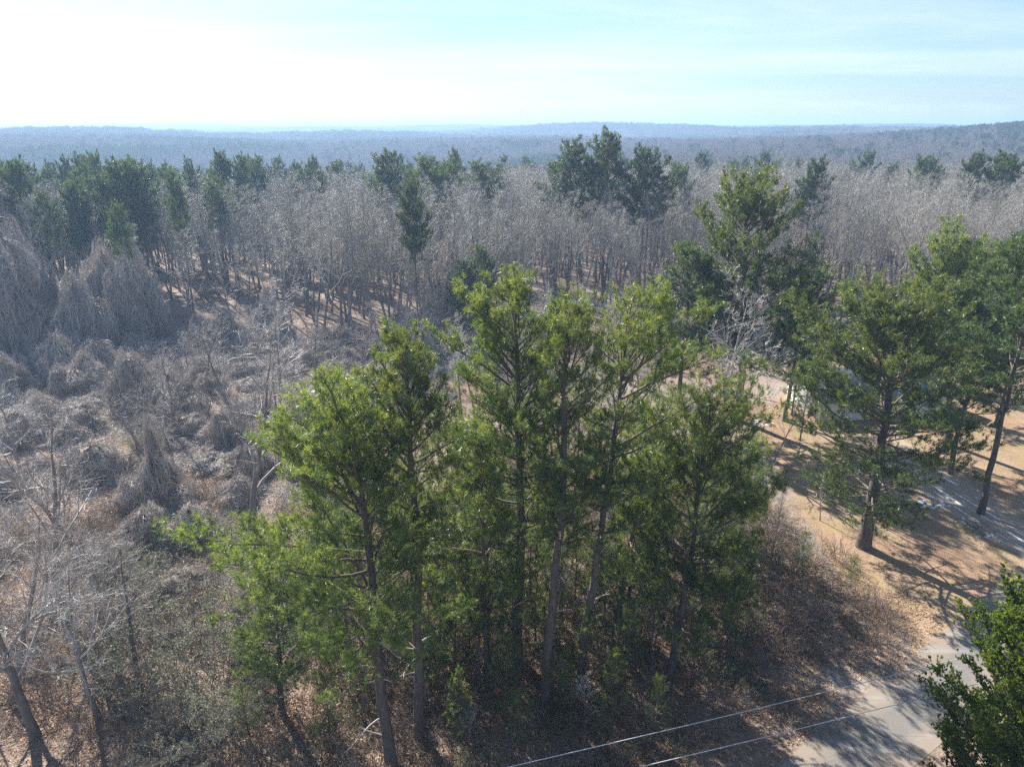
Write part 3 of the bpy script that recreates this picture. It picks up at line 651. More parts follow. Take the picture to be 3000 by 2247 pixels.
def field_tree(base, top, parts, h0, label, rot, group=None, name='bare_tree'):
    b = G(*base); t = UP(top[0], top[1], b[1]); return thing(name, parts, b, rot, t[2] / h0, label, 'bare tree', group)
field_tree((716, 452), (722, 296), WHITE, 14, 'sunlit white bare tree between the pine strip and the yard', 2.2)
fg = 'bare trees scattered through the vine field'
field_tree((250, 540), (205, 352), BW[0], 13, 'bare tree with dark leaning trunk in front of the vine mounds', .6, fg)
field_tree((36, 735), (28, 500), BW[1], 13, 'thick trunked bare tree over leaf litter beside the silvery shrub', 2.0, fg)
field_tree((282, 400), (285, 288), PALE, 12, 'pale twiggy bare tree in the vine field near the wood edge', 1.0, fg)
for k, (bx, by, ty, v) in enumerate([(150, 460, 372, 2), (60, 610, 430, 0), (-15, 640, 440, 2), (175, 440, 350, 1), (230, 410, 330, 2), (205, 395, 310, 0), (330, 470, 350, 2), (110, 640, 520, 1), (20, 470, 380, 0),
                                     (320, 420, 320, 1), (75, 545, 420, 2), (140, 690, 560, 0), (10, 700, 520, 2), (280, 470, 370, 1), (100, 720, 560, 2), (360, 395, 310, 0), (395, 375, 300, 2), (440, 350, 290, 1)]):
    field_tree((bx, by), (bx, ty), PALE if k % 6 == 2 else BW[v], 12 if k % 6 == 2 else 13, f"{'pale' if k % 6 == 2 else 'brown grey'} {'big' if by - ty > 150 else 'small' if by - ty < 95 else 'middling'} bare tree among vine mounds {'near the leaf strewn ground' if by > 600 else 'toward the wood edge' if by < 425 else 'in the middle of the field'}", k * 1.3, fg)
for k in range(24):
    for _ in range(20):
        px, py = RNG.uniform(100, 345), RNG.uniform(345, 480)
        if px < 345 - (py - 345) * .3: break
    thing('bare_sapling', (PALE, BW[1], BW[0])[k % 3], G(px, py), RNG.uniform(0, 6.28), RNG.uniform(.28, .55), 'low pale twiggy sapling growing out of the vine mounds', 'bare sapling', 'pale saplings in the vine field')
ug = 'thin bare trees between the pine trunks'
for k, (bx, by, hh) in enumerate([(530, 590, 9), (605, 610, 8), (630, 590, 10), (655, 640, 7), (690, 590, 8), (455, 590, 10), (560, 650, 7), (735, 610, 6), (770, 560, 7), (790, 585, 5), (700, 520, 10), (640, 500, 11), (560, 500, 11), (480, 500, 11), (770, 470, 9), (820, 520, 5), (600, 480, 12), (520, 470, 12), (440, 470, 12), (670, 480, 12)]):
    thing('bare_tree', BARE[k % 5], G(bx, by), k * 1.1, hh / 19, 'thin bare young tree growing between the trunks of the pine strip', 'bare tree', ug)

bx_, by_, rb_ = wedge(50, 150, 4.4, 21)
for i in np.where((by_ > 68) & (by_ < 114) & (bx_ > np.interp(by_, [68, 100, 114], [-12, -2, 6])) & (bx_ < np.interp(by_, [68, 85, 100, 114], [17, 19, 24, 40])) & (rb_.uniform(size=len(bx_)) < .7))[0]:
    z = rb_.uniform(.3, .72); thing('bare_tree', BARE[int(rb_.integers(5))], (bx_[i], by_[i], 0), rb_.uniform(0, 6.28), (z * 1.25, z * 1.25, z), f"{'low' if z < .45 else 'slender' if z < .6 else 'taller'} bare grey tree in the thicket between pine strip and woods", 'bare tree', 'bare trees of the thicket behind the strip')
for k, (px, py, z) in enumerate([(585, 712, .2), (560, 690, .16), (625, 640, .24), (650, 615, .26), (470, 735, .15), (700, 660, .18), (610, 590, .3)]):
    thing('dead_snag', WHITE, G(px, py), k * 1.9, z, 'small bleached dead snag in the brush under the pine strip', 'dead snag', 'bleached snags under the pines')

# ------------------------------------------------------------------ the woods: nearest trees one by one, the rest as a mass
def patches(x, y):
    return np.sin(x / 61 + 2 * np.sin(y / 130)) * np.cos(y / 83 + 1.3) + .6 * np.sin((x - y) / 37 + .4) + .5 * np.sin(x / 190 + y / 240)
def edge(x): return 116 + 5 * np.sin(x / 17) + 3 * np.sin(x / 7 + 1) + np.where(x > 15, 6, 0)
X, Y, rg = wedge(80, 330, 4.7, 5)
k = Y > edge(X); X, Y = X[k], Y[k]; D = np.hypot(X, Y); AZ = np.degrees(np.arctan2(X, Y))
pp = np.full(len(X), .02); pp[(AZ < -12) & (D > 168) & (D < 228)] = .34; pp[(AZ < -24) & (D > 120) & (D < 228)] = .30; pp[(AZ > -12) & (AZ < 2) & (D > 178) & (D < 235)] = .12
far = D > 232; pp[far] = np.where(patches(X, Y)[far] > 1.15, .6, .03)
isp = rg.uniform(size=len(X)) < pp
thin = ~isp & (AZ < -19) & (D < 150) & (rg.uniform(size=len(X)) < .55)
X, Y, D, AZ, isp = (v[~thin] for v in (X, Y, D, AZ, isp))
inview = np.abs(AZ) < 37.5
TZ = terrain(X, Y)
bi = np.where(~isp & inview)[0]; bi = bi[np.argsort(D[bi])]; near = bi[:262]
for q, i in enumerate(near):
    z = rg.uniform(.85, 1.3) * (.78 if AZ[i] < -19 and D[i] < 150 else 1)
    where = 'beyond the vine field' if AZ[i] < -6 else 'behind the pine strip' if AZ[i] < 14 else 'beyond the yard lawn'
    size = 'tall' if z > 1.12 else 'short' if z < .98 else 'mid height'
    row = 'at the front edge of' if Y[i] < edge(X[i]) + 9 else 'inside'
    thing('bare_tree', BARE[int(rg.integers(5))], (X[i], Y[i], TZ[i]), rg.uniform(0, 6.28), z, f'{size} bare grey tree {row} the woods {where}', 'bare tree', 'bare trees along the front of the winter woods').rotation_euler[:2] = rg.normal(size=2) * .045
pi_ = np.where(isp & inview)[0]; pi_ = pi_[np.argsort(D[pi_])]; npine = pi_[:230]
for i in npine:
    e = mid_pine(X[i], Y[i], rg.uniform(21, 27.5), int(rg.choice([0, 2, 0, 2, 1])), 'pine', 'pines of the dense stand'); q = e.scale[2]; w_ = q * rg.uniform(.52, .78); e.scale = (w_, w_, q); tag(e, f"{'tall' if q > 1.02 else 'short' if q < .91 else 'middle height'} {'slim' if w_ / q < .65 else 'full'} dark pine {'at the front of' if D[i] < 165 else 'far back in'} the stand {'beyond the vine field' if AZ[i] < -12 else 'rising behind the bare woods'}")
restb = np.setdiff1d(np.where(~isp)[0], near); restp = np.setdiff1d(np.where(isp)[0], npine)
bark_hi = [joined('wood_piece', [(t[0], 'bark_grey'), (t[1], 'twig')]) for t in BF[:4]]
BLO = [joined('wood_piece', [(t[0], 'bark_grey'), (t[1], 'twig_far')]) for t in (bare_tree(110 + k, 19, .2, clear=.4, nl=(15, 8, 5), limb=.36, angle=(24, 50), up=.1, twig_r=.03, lo=True) for k in range(4))]
PLO = [joined('wood_piece', [(t[0], 'bark_pine'), (t[2], 'needle_far')]) for t in (pine(seed=120 + k, h=22, r0=.28, cb=.5, R_=5.4, nb=46, shape=.45, n=9, L=.6, w=.10, step=.55, lo=True) for k in range(4))]
X2, Y2, r2 = wedge(330, 1100, 6.2, 6)
isp2 = r2.uniform(size=len(X2)) < np.where(patches(X2, Y2) > .95, .75, .04) + .8 * np.exp(-((X2 - 600) ** 2 + (Y2 - 760) ** 2) / (2 * 110 ** 2))
T2 = terrain(X2, Y2)
def clump(seed, pine_share, size=64, n=46):
    rng = np.random.default_rng(seed); a, b = MB(), MB()
    for q in range(n):
        c = np.array([rng.uniform(-.5, .5) * size, rng.uniform(-.5, .5) * size, 0]); hh = rng.uniform(15.5, 19)
        if rng.uniform() < pine_share:
            m = 130; p = rng.normal(size=(m, 3)); p = unit(p) * rng.uniform(.5, 1, (m, 1)) * np.array([4.6, 4.6, 4.6]) + c + [0, 0, hh - 4.2]
            b.blades(p, unit(rng.normal(size=(m, 3)) + [0, 0, .8]), 1.3, 1.1, rng, rng.uniform(0, 1, m))
            a.tubes(np.array([[c - [0, 0, 1], c + [0, 0, hh - 4]]]), np.array([[.3, .2]]), 4)
        else:
            m = 110; p = rng.normal(size=(m, 3)); p = unit(p) * rng.uniform(.2, .9, (m, 1)) * np.array([4.4, 4.4, 5.4]) + c + [0, 0, hh - 6.5]
            a.blades(p, unit((p - c - [0, 0, hh - 13]) * [1, 1, .6] + rng.normal(size=(m, 3)) * 1.6), 2.6, .42, rng)
            a.tubes(np.array([[c - [0, 0, 1], c + [0, 0, hh * .8]]]), np.array([[.3, .1]]), 4)
    return joined('wood_piece', [(a, 'twig_far'), (b, 'needle_far')] if b.n else [(a, 'twig_far')])
CB = [clump(140 + k, s) for k, s in enumerate((.04, .1, .06))]; CPN = [clump(150 + k, s) for k, s in enumerate((.75, .6, .9))]
X3, Y3, r3 = wedge(1100, 5900, 52, 7)
keep = (np.hypot(X3, Y3) < 2600) | (r3.uniform(size=len(X3)) < .8); X3, Y3 = X3[keep], Y3[keep]
isp3 = r3.uniform(size=len(X3)) < np.where(np.sin(X3 / 210 + 2 * np.sin(Y3 / 400)) + .7 * np.sin(Y3 / 150 + X3 / 330) > .35, .8, .2); T3 = terrain(X3, Y3)
def mass(name, sets, label):
    P, A, S, I, prot = [], [], [], [], []; off = 0
    for x, y, z, pro, lo_, hi_ in sets:
        n = len(x); P.append(np.stack([x, y, z], 1)); A.append(RNG.uniform(0, 6.28, n)); S.append(RNG.uniform(lo_, hi_, n)); I.append(RNG.integers(0, len(pro), n) + off); prot += pro; off += len(pro)
    return scatter(name, prot, np.concatenate(P), np.concatenate(A), np.concatenate(S), np.concatenate(I), label)
mass('bare_woodland', [(X[restb], Y[restb], TZ[restb], bark_hi, 1.0, 1.25), (X2[~isp2], Y2[~isp2], T2[~isp2], BLO, .98, 1.2), (X3[~isp3], Y3[~isp3], T3[~isp3], CB, 1.0, 1.15)], 'grey brown bare winter woodland stretching to the horizon')
mass('pine_woodland', [(X[restp], Y[restp], TZ[restp], PLO, .95, 1.15), (X2[isp2], Y2[isp2], T2[isp2], PLO, .86, 1.05), (X3[isp3], Y3[isp3], T3[isp3], CPN, 1.0, 1.15)], 'dark green pine woods in patches reaching to the hazy horizon')

# ------------------------------------------------------------------ vine field
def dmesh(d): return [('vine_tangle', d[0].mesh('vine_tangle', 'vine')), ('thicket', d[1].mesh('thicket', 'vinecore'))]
MOUND = [(dmesh(drapes(160 + k, sb, 2800, lump=.36, width=.02, stray=.12)), h) for k, (h, sb) in enumerate([
    (2.2, [(0, 0, 2.2, 2.2, .8), (1.5, .4, 1.5, 1.5, .9), (-1.2, -1.0, 1.6, 1.3, .8), (-.4, 1.6, 1.3, 1.7, 1.0)]),
    (2.8, [(0, 0, 1.7, 2.8, 1.1), (-1.5, .5, 1.5, 1.7, .9), (1.4, -.9, 1.5, 1.2, .8), (.9, 1.5, 1.2, 2.0, 1.0)]),
    (1.7, [(0, 0, 2.4, 1.2, .7), (1.3, 1.1, 1.3, 1.7, .9), (-1.7, .3, 1.2, 1.4, .9), (.2, -1.7, 1.2, .9, .8)]),
    (3.4, [(0, 0, 1.5, 3.4, .75), (1.1, .8, 1.4, 2.4, .8), (-1.2, .6, 1.6, 1.8, .9), (-.4, -1.5, 1.4, 1.0, .9), (1.8, -.6, 1.0, 1.3, .9)])])]
TALL = [(dmesh(drapes(170 + k, sb, 4400, lump=.34, hang=1.4, width=.016, stray=.15)), h, r) for k, (r, h, sb) in enumerate([
    (2.8, 9, [(0, 0, 1.5, 9, .5), (1.3, .5, 1.4, 6.4, .55), (-1.2, -.4, 1.5, 7.2, .5), (.3, -1.5, 1.3, 4.5, .6), (-1.6, 1.2, 1.2, 3.6, .7)]),
    (3.2, 10, [(0, 0, 2.0, 10, .55), (1.8, -.6, 1.5, 7.6, .5), (-1.7, .4, 1.7, 8.6, .5), (.6, -2.0, 1.4, 5.5, .6), (-2.2, -1.4, 1.2, 4.2, .7), (2.4, 1.0, 1.1, 5.0, .6)]),
    (2.2, 6, [(0, 0, .9, 6, 1.0), (.7, .3, 1.1, 3.8, 1.0), (-.8, -.2, 1.0, 3.2, .9), (.1, -1.1, 1.0, 2.0, .9), (-1.0, .9, .9, 2.4, .9)])])]
vf = 'vine covered mounds in the overgrown field'
def vine(base, top_y, wpx, label, kind='mound', k=0, rot=0, group=vf):
    b = G(*base); t = UP(base[0], top_y, b[1]); dist = float(np.linalg.norm(b - [0, 0, CAM_H])); r = wpx / F * dist / 2
    parts, h0, r0 = (MOUND[k % 4][0], MOUND[k % 4][1], 3.0) if kind == 'mound' else TALL[k % 3]
    return thing('vine_mound' if kind == 'mound' else 'vine_draped_tree', parts, b, rot, (r / r0, r / r0, max(t[2], .4) / h0), label, 'vine mound' if kind == 'mound' else 'draped tree', group)
vt = 'trees smothered in vines at the wood edge'
vine((118, 332), 246, 42, 'taller of two vine smothered domed trees before the dark pine stand', 'tall', 0, .4, vt)
vine((142, 336), 258, 46, 'lower of two vine smothered domed trees with green shoots beside it', 'tall', 1, 1.4, vt)
vine((24, 348), 228, 82, 'huge vine smothered tree with an overhanging grey crown by the pine stand', 'tall', 1, 2.0, vt)
vine((88, 352), 276, 74, 'broad cone of grey vines between the huge draped tree and the two domes', 'tall', 2, .3, vt)
vine((455, 322), 245, 62, 'vine hung tree with dark hollow side by the bright green wrapped pine', 'tall', 0, 2.6, vt)
vine((162, 502), 420, 36, 'narrow pointed spire of vines rising from a skirted mound', 'tall', 2, 1.0, vt)
vine((136, 410), 354, 42, 'tented vine column with hanging strands in the middle of the field', 'tall', 0, 3.0, vt)
vine((160, 506), 458, 70, 'skirted vine mound around the narrow pointed spire', k=1, rot=.5)
vine((156, 538), 506, 46, 'dark rounded vine clump standing on pale straw', k=3, rot=1.0)
vine((118, 572), 544, 52, 'low dark vine clump downhill of the rounded clump on pale straw', k=0, rot=1.5)
vine((62, 374), 338, 56, 'steep vine hummock at the foot of the huge draped tree', k=1, rot=2.0)
vine((100, 370), 342, 58, 'vine hummock below the cone of grey vines', k=3, rot=4.0)
vine((82, 388), 358, 50, 'low vine hummock in front of the two hummocks under the draped trees', k=2, rot=1.0)
vine((420, 350), 302, 62, 'long pale vine bank behind the round topped pine', k=2, rot=.2)
vine((228, 345), 312, 50, 'lumpy vine ridge against the dark bare woods', k=1, rot=2.2)
vine((270, 330), 288, 40, 'small upright vine hood in front of the bare woods', 'tall', 2, .7, vt)
vine((12, 398), 358, 46, 'hollow sided vine mound below the huge draped tree', k=3, rot=.9)
vine((175, 412), 372, 66, 'hanging curtain of vines next to the tented column', k=1, rot=.3)
VN = []
def field_ok(x, y):
    """inside the overgrown field, left of the pine strip"""
    lim = np.interp(y, [20, 34, 48, 75, 100, 118], [-13, -13, -14, -17, -6, 4]); return (x < lim) & (x > -.82 * y - 10) & (y > 24) & (y < 117)
xx, yy, rv = wedge(26, 150, 5.9, 9)
kk = field_ok(xx, yy) & (rv.uniform(size=len(xx)) < .8)
for i in np.where(kk)[0]:
    y_ = yy[i]; q = int(rv.integers(4)); small = y_ < 42
    s = rv.uniform(.3, .6) if small else rv.uniform(.55, 1.3); zs = s * rv.uniform(.7, 1.25)
    thing('vine_mound', MOUND[q][0], (xx[i], y_, 0), rv.uniform(0, 6.28), (s, s * rv.uniform(.8, 1.2), zs), f"{'small' if s < .6 else 'broad' if s > 1.0 else 'middling'} {'flat' if zs * MOUND[q][1] < 1.4 else 'steep' if zs * MOUND[q][1] > 2.6 else 'rounded'} grey brown mound of bare vines {'near the leaf strewn ground' if y_ < 45 else 'toward the wood edge' if y_ > 85 else 'in the middle of the field'}", 'vine mound', vf)

# ------------------------------------------------------------------ shrubs
def smesh(t, leaf=None):
    p = [('stems', t[0].mesh('shrub_stems', 'brush'))]
    if t[1] is not None: p.append(('foliage', t[1].mesh('shrub_leaves', leaf, smooth=False)))
    return p
SILV = [smesh(shrub(200 + k, 3.6, 3.0, 54, nleaf=15000, ls=.075, sub=(6, 6)), 'silver') for k in range(2)]
PRIV = [smesh(shrub(205 + k, 2.2, 1.6, 30, nleaf=4500, ls=.07, sub=(5, 5)), 'privet') for k in range(2)]
BRSH = [smesh(shrub(210 + k, 2.0, 1.9, 34, sub=(7, 6), nleaf=700, ls=.07), 'deadleaf') for k in range(3)]
for k, (px, py, s, lab) in enumerate([(172, 668, 1.75, 'big silvery leaved shrub between leaf litter and the low wide pine'), (222, 705, 1.35, 'silvery shrub shaded by the low wide pine'), (115, 605, 1.1, 'silvery shrub below the low dark vine clump'),
                                      (185, 762, 1.0, 'small silvery shrub in the brush downhill of the low wide pine'), (150, 450, .8, 'pale green shrub beside the tented vine column'), (225, 545, .6, 'pale shrub at the foot of the dark leaning bare tree')]):
    thing('silvery_shrub', SILV[k % 2], G(px, py), k * 1.7, s, lab, 'shrub', 'silvery leaved shrubs')
xx, yy, rs = wedge(26, 75, 2.25, 12)
strip = (xx > np.interp(yy, [20, 34, 48, 75], [-14, -14, -14, -16])) & (((xx - rl[1][0]) * rnor[0] + (yy - rl[1][1]) * rnor[1]) < -1.6) & (yy < 62) & (xx < np.interp(yy, [25, 40, 47, 62], [40, 30, 27, 24]))
onr_ = (xx - rl[1][0]) * rnor[0] + (yy - rl[1][1]) * rnor[1]
for i in np.where(strip)[0]:
    u = rs.uniform()
    if u < .22: thing('evergreen_shrub', PRIV[int(rs.integers(2))], (xx[i], yy[i], 0), rs.uniform(0, 6.28), (bs := rs.uniform(.4, 1.0)), f"{'tiny' if bs < .6 else 'small' if bs < .8 else 'waist high'} dark evergreen shrub in the brush {'near the road bank' if onr_[i] > -7 else 'under the pines'}", 'shrub', 'evergreen shrubs under the pines')
    elif u < .85: thing('brush_shrub', BRSH[int(rs.integers(3))], (xx[i], yy[i], 0), rs.uniform(0, 6.28), (bs := rs.uniform(.55, 1.25)), f"{'low' if bs < .8 else 'waist high' if bs < 1.05 else 'big'} tangled brown brush shrub {'on the bank near the road' if onr_[i] > -7 else 'under the pine strip'}", 'shrub', 'brush shrubs in the undergrowth')
xx, yy, rs = wedge(26, 70, 2.7, 13)
for i in np.where(field_ok(xx, yy) & (yy < 62) & (rs.uniform(size=len(xx)) < .6))[0]:
    thing('brush_shrub', BRSH[int(rs.integers(3))], (xx[i], yy[i], 0), rs.uniform(0, 6.28), rs.uniform(.5, 1.3), f"tangled brown brush shrub {'on leaf strewn ground' if yy[i] < 42 else 'between vine mounds'} of the overgrown field", 'shrub', 'brush shrubs of the field')
for k, (px, py, s) in enumerate([(880, 640, .8), (870, 610, .7), (900, 590, .5), (840, 560, 1.0), (800, 640, .9)]):
    thing('brush_shrub', BRSH[k % 3], G(px, py), k, s, 'tangled brush at the foot of the massive spreading pine', 'shrub', 'brush shrubs by the spreading pine')
thing('evergreen_shrub', PRIV[1], G(970, 533), 1, .62, 'small shrub on the lawn beside the driveway with snow around it', 'shrub')

# ------------------------------------------------------------------ ground litter (uncountable)
def litter(seed, m, size, L, mt, flat=.25):
    rng = np.random.default_rng(seed); mb = MB(); c = np.stack([rng.uniform(-.5, .5, m) * size, rng.uniform(-.5, .5, m) * size, rng.uniform(.005, .07, m)], 1)
    d = rng.normal(size=(m, 3)); d[:, 2] *= flat; d = unit(d); Ls = L * rng.uniform(.6, 1.3, m)
    a = rng.normal(size=(m, 3)) * .3 + [0, 0, 1]; U = unit(np.cross(d, a)); w = (Ls * .55)[:, None]
    v = np.stack([c, c + d * Ls[:, None] * .5 + U * w / 2, c + d * Ls[:, None], c + d * Ls[:, None] * .5 - U * w / 2], 1); v[..., 2] = np.maximum(v[..., 2], .004)
    mb.add(v.reshape(-1, 3), np.arange(m * 4).reshape(-1, 4), np.repeat(rng.uniform(0, 1, m), 4)); return mb.mesh('litter_patch', mt, smooth=False)
LIT = [litter(220 + k, 700, 3.4, .13, 'deadleaf') for k in range(3)]
xx, yy, rs = wedge(24, 80, 2.4, 14)
onroad = ((xx - rl[1][0]) * rnor[0] + (yy - rl[1][1]) * rnor[1])
k1 = (onroad < -.9) & (yy < 70) & (xx > -.8 * yy - 6) & (xx < np.interp(yy, [25, 40, 50, 70], [60, 36, 26, 14]))
n = k1.sum(); scatter('leaf_litter', LIT, np.stack([xx[k1], yy[k1], np.full(n, .0)], 1), rs.uniform(0, 6.28, n), rs.uniform(.8, 1.2, n), rs.integers(0, 3, n), 'brown fallen leaves lying over the ground under the pines')
def tangle(seed, m, size):
    rng = np.random.default_rng(seed); mb = MB(); p = np.stack([rng.uniform(-.5, .5, m) * size, rng.uniform(-.5, .5, m) * size, rng.uniform(0, .05, m)], 1); a = rng.uniform(0, 6.28, m)
    d = unit(np.stack([np.cos(a), np.sin(a), rng.uniform(.1, .9, m)], 1)); P = bez(p, d, rng.uniform(.5, 1.6, m), 6, rng, .2, -.16); P[..., 2] = np.maximum(P[..., 2], .01)
    mb.ribbons(P, .018 * rng.uniform(.6, 1.4, (m, 1)), rng); return mb.mesh('tangle_patch', 'vine')
TAN = [tangle(230 + k, 420, 3.4) for k in range(3)]
xx, yy, rs = wedge(24, 150, 2.7, 15); k1 = field_ok(xx, yy) & (yy > 40) & (rs.uniform(size=len(xx)) < .85)
n = k1.sum(); scatter('vine_ground_cover', TAN, np.stack([xx[k1], yy[k1], np.zeros(n)], 1), rs.uniform(0, 6.28, n), rs.uniform(.8, 1.3, n), rs.integers(0, 3, n), 'low tangle of dry vines covering the field floor')
TB = [b for b in TAN]
def grass(seed, m, size):
    rng = np.random.default_rng(seed); mb = MB(); p = np.stack([rng.uniform(-.5, .5, m) * size, rng.uniform(-.5, .5, m) * size, np.zeros(m)], 1)
    mb.blades(p, unit(rng.normal(size=(m, 3)) * [1, 1, .2] + [0, 0, .7]), rng.uniform(.05, .13, m), .012, rng, rng.uniform(0, 1, m)); return mb.mesh('grass_patch', 'grassblade', smooth=False)
GRS = [grass(240 + k, 900, 2.4) for k in range(2)]
xx, yy, rs = wedge(40, 120, 2.2, 16)
ond = (xx > np.interp(yy, [40, 47, 62, 110], [36, 24, 20, 30])) & (onr := ((xx - rl[1][0]) * rnor[0] + (yy - rl[1][1]) * rnor[1]) < -1.0)
dv = unit(np.array(db) - np.array(da)); dn = np.array([-dv[1], dv[0]]); dd2 = (xx - da[0]) * dn[0] + (yy - da[1]) * dn[1]; wdr = float((np.array(dc) - np.array(da)) @ dn)
ond &= ~((dd2 > min(0, wdr) - .5) & (dd2 < max(0, wdr) + .5)); ond &= yy < 108
n = ond.sum(); scatter('lawn_grass', GRS, np.stack([xx[ond], yy[ond], np.full(n, .004)], 1), rs.uniform(0, 6.28, n), rs.uniform(.8, 1.3, n), rs.integers(0, 2, n), 'short dry tan grass on the yard lawn')

# ------------------------------------------------------------------ house behind the spreading pine
def house(loc, rot):
    e = bpy.data.objects.new('house', None); COL.objects.link(e); e.location = loc; e.rotation_euler = (0, 0, rot)
    tag(e, 'low white house with grey roof half hidden behind the yard pines', 'house')
    Lx, Ly, hw, hr, oh = 17.0, 8.4, 2.8, 2.5, .5
    mb = MB(); x, y = Lx / 2, Ly / 2
    mb.add([[-x, -y, 0], [x, -y, 0], [x, y, 0], [-x, y, 0], [-x, -y, hw], [x, -y, hw], [x, y, hw], [-x, y, hw], [-x, 0, hw + hr * .9], [x, 0, hw + hr * .9]], [[0, 1, 5, 4], [2, 3, 7, 6]])
    mb.f.append(np.array([[1, 2, 6, 9, 5], [3, 0, 4, 8, 7]], np.int32)); put('wall', mb.mesh('house_wall', 'siding', smooth=False), e)
    rf = MB(); X_, Y_ = x + oh, y + oh; zb = hw - oh * hr / y
    for s in (-1, 1):
        rf.add([[-X_, s * Y_, zb], [X_, s * Y_, zb], [X_, 0, hw + hr], [-X_, 0, hw + hr], [-X_, s * Y_, zb + .14], [X_, s * Y_, zb + .14], [X_, 0, hw + hr + .14], [-X_, 0, hw + hr + .14]], [[4, 5, 6, 7], [0, 3, 2, 1], [0, 1, 5, 4], [0, 4, 7, 3], [1, 2, 6, 5]])
    r = put('roof', rf.mesh('house_roof', 'shingle', smooth=False), e)
    c = MB(); c.box((2.0, 1.4, hw + hr), (.9, .7, 2.2)); put('chimney', c.mesh('chimney', 'brick', smooth=False), r)
    for wx in (-6.2, -3.4, 2.6, 6.0):
        w = MB(); w.box((wx, -y - .02, 1.65), (1.15, .08, 1.35)); wo = put('window', w.mesh('window_frame', 'trim', smooth=False), e)
        for s in (-1, 1):
            g = MB(); g.box((wx, -y - .07, 1.65 + s * .31), (.95, .03, .54)); put('pane', g.mesh('pane', 'glass', smooth=False), wo)
    d = MB(); d.box((-.3, -y - .03, 1.05), (.95, .08, 2.1)); do = put('door', d.mesh('door', 'doorpaint', smooth=False), e)
    hd = MB(); hd.box((.08, -y - .10, 1.0), (.05, .06, .12)); put('handle', hd.mesh('handle', 'steel', smooth=False), do)
    st = MB(); st.box((-.3, -y - .6, .12), (1.6, 1.1, .24)); put('step', st.mesh('step', 'drive', smooth=False), e)
hp = G(868, 408); house((hp[0], hp[1] + 1, 0), R(9))

# ------------------------------------------------------------------ leftover snow (shapeless streaks and scraps)
def snow():
    rng = np.random.default_rng(77); mb = MB()
    def blob(cx, cy, L, w, ang, th=.03):
        n = 14; a = np.arange(n) * 2 * np.pi / n; rr = 1 + rng.normal(size=n) * .22
        px, py = np.cos(a) * L / 2 * rr, np.sin(a) * w / 2 * rr; c, s = math.cos(ang), math.sin(ang)
        o = np.stack([cx + px * c - py * s, cy + px * s + py * c, np.full(n, .006)], 1); i = o.copy(); i[:, :2] = (i[:, :2] - [cx, cy]) * .8 + [cx, cy]; i[:, 2] += th
        v = np.concatenate([o, i, [[cx, cy, .006 + th * 1.2]]]); k = np.arange(n); j = (k + 1) % n
        mb.add(v, np.stack([k, j, n + j, n + k], -1)); mb.f.append((np.stack([n + k, n + j, np.full(n, 2 * n)], -1) + mb.n - len(v)).astype(np.int32))
    ang = math.atan2(dv[1], dv[0]); Ld = float(np.linalg.norm(np.array(db) - da)) + 10
    for lane in (.22, .40, .58, .80):
        t = rng.uniform(-2, 2)
        while t < Ld:
            l = rng.uniform(.8, 3.2); p = np.array(da) + dv * t + dn * wdr * (lane + rng.normal() * .015) * .92
            if rng.uniform() < .62: blob(p[0], p[1], l, rng.uniform(.08, .26), ang + rng.normal() * .03)
            t += l * rng.uniform(.9, 1.5)
    def at3(x, y, n, sp, s):
        p = G(x * W / 3000, y * W / 3000)
        for _ in range(n): blob(p[0] + rng.normal() * sp, p[1] + rng.normal() * sp, rng.uniform(.3, 1) * s, rng.uniform(.2, .5) * s, rng.uniform(0, 3))
    for a in [(2700, 1472, 5, .5, .9), (2735, 1478, 6, .5, 1.0), (2765, 1468, 4, .5, .8), (2815, 1525, 7, .4, .5), (2848, 1535, 8, .6, .5), (2885, 1565, 8, .6, .5), (2890, 1446, 8, .9, .6), (2215, 1235, 4, 1.0, 1.3), (2250, 1250, 4, 1.0, 1.2)]: at3(*a)
    return tag(put('snow', mb.mesh('snow', 'snow')), label='scraps and streaks of old snow on driveway and lawn', kind='stuff')
snow()

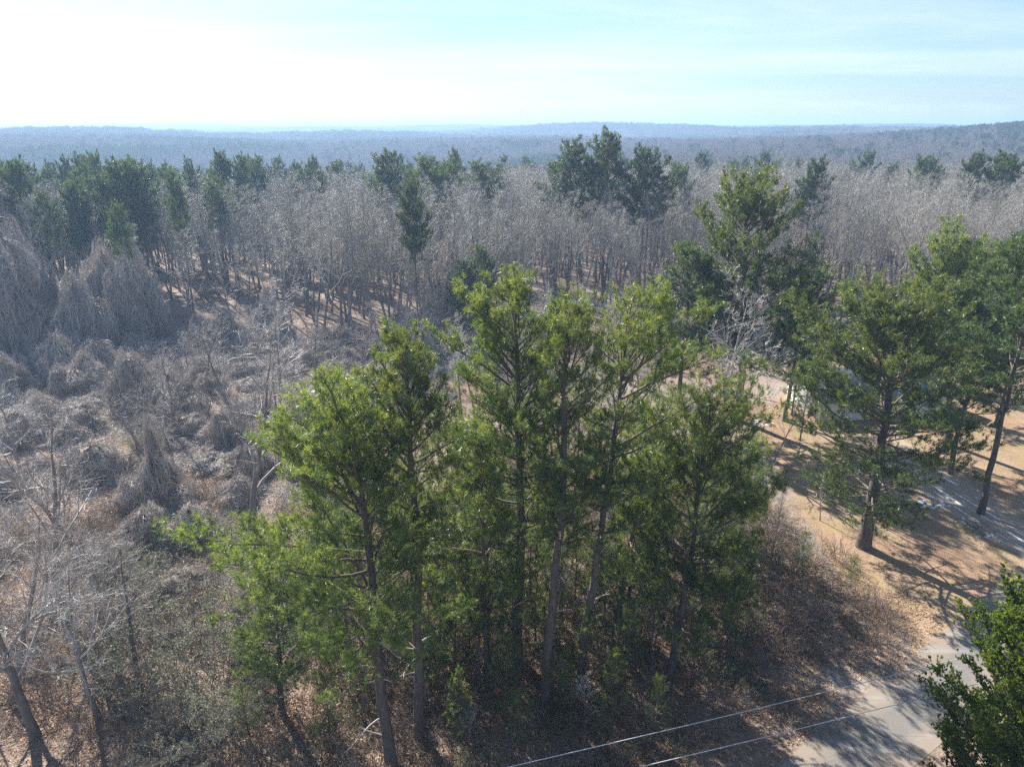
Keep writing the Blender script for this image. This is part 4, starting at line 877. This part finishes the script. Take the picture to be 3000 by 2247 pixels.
# ------------------------------------------------------------------ power lines and their poles
def pole(name, p, label):
    e = bpy.data.objects.new(name, None); COL.objects.link(e); e.location = (p[0], p[1], 0); tag(e, label, 'utility pole', 'utility poles carrying the wires')
    a = MB(); a.tubes(np.array([[[0, 0, -.5], [0, 0, 5], [0, 0, 10.4]]]), np.array([[.17, .15, .12]]), 10); put('post', a.mesh('post', 'polewood'), e)
    b = MB(); b.box((0, .2, 9.6), (.12, 3.2, .14)); put('crossarm', b.mesh('crossarm', 'polewood', smooth=False), e)
    return e
for q, ((p1, p2), lab) in enumerate(zip([((505, 766), (986, 650)), ((634, 766), (975, 682))], ['upper pale power wire passing in front of the pine trunks', 'lower pale power wire crossing above the road toward the cedar'])):
    hz = 9.7; a, b = G(*p1, hz), G(*p2, hz); d = unit(b - a); A, B = a - d * 16, b + d * 18
    if q == 0: A0, B0 = A, B
    t = np.linspace(0, 1, 40); sag = .5 * 4 * t * (1 - t); P = A + (B - A) * t[:, None]; P[:, 2] -= sag - .35
    mb = MB(); mb.tubes(P[None], np.full((1, 40), .017), 6); tag(put('power_wire', mb.mesh('power_wire', 'wire')), lab, 'power wire', 'power wires')
    if q == 1: A1, B1 = A, B
pole('utility_pole', (A0 + A1)[:2] / 2, 'wooden utility pole at the vine field end of the power wires')
pole('utility_pole', (B0 + B1)[:2] / 2, 'wooden utility pole behind the cedar at the end of the power wires')

# ------------------------------------------------------------------ radio mast on the horizon
def mast():
    p = UP(521, 124, 3200); e = bpy.data.objects.new('radio_mast', None); COL.objects.link(e); z0 = float(terrain(p[0], 3200)); e.location = (p[0], 3200, z0)
    tag(e, 'thin radio mast rising over the hazy horizon', 'radio mast'); h = 92
    a = MB()
    for k in range(3):
        c = np.array([math.cos(k * 2.094), math.sin(k * 2.094), 0]) * .8; a.tubes(np.array([[c, c + [0, 0, h]]]), np.array([[.28, .28]]), 5)
    put('tower', a.mesh('mast_tower', 'steel'), e)
    b = MB(); b.tubes(np.array([[[0, 0, h], [0, 0, h + 6]]]), np.array([[.12, .05]]), 5); put('antenna', b.mesh('antenna', 'steel'), e)
mast()

# ------------------------------------------------------------------ haze
def haze():
    mb = MB(); x, z0, z1 = 6100, float(min(-30, -22)), 62.0; mb.box((0, 0, (z0 + z1) / 2), (2 * x, 2 * x, z1 - z0))
    m = bpy.data.materials.new('hazy_air'); m.use_nodes = True; t = m.node_tree; t.nodes.clear()
    v = N(t, 'ShaderNodeVolumePrincipled'); v.inputs['Color'].default_value = (.46, .68, 1.0, 1); v.inputs['Density'].default_value = .00045; v.inputs['Anisotropy'].default_value = 0.25
    o = N(t, 'ShaderNodeOutputMaterial'); t.links.new(v.outputs[0], o.inputs['Volume']); M['haze'] = m
    return tag(put('haze', mb.mesh('haze', 'haze', smooth=False)), label='pale blue winter haze filling the air', kind='stuff')
haze()
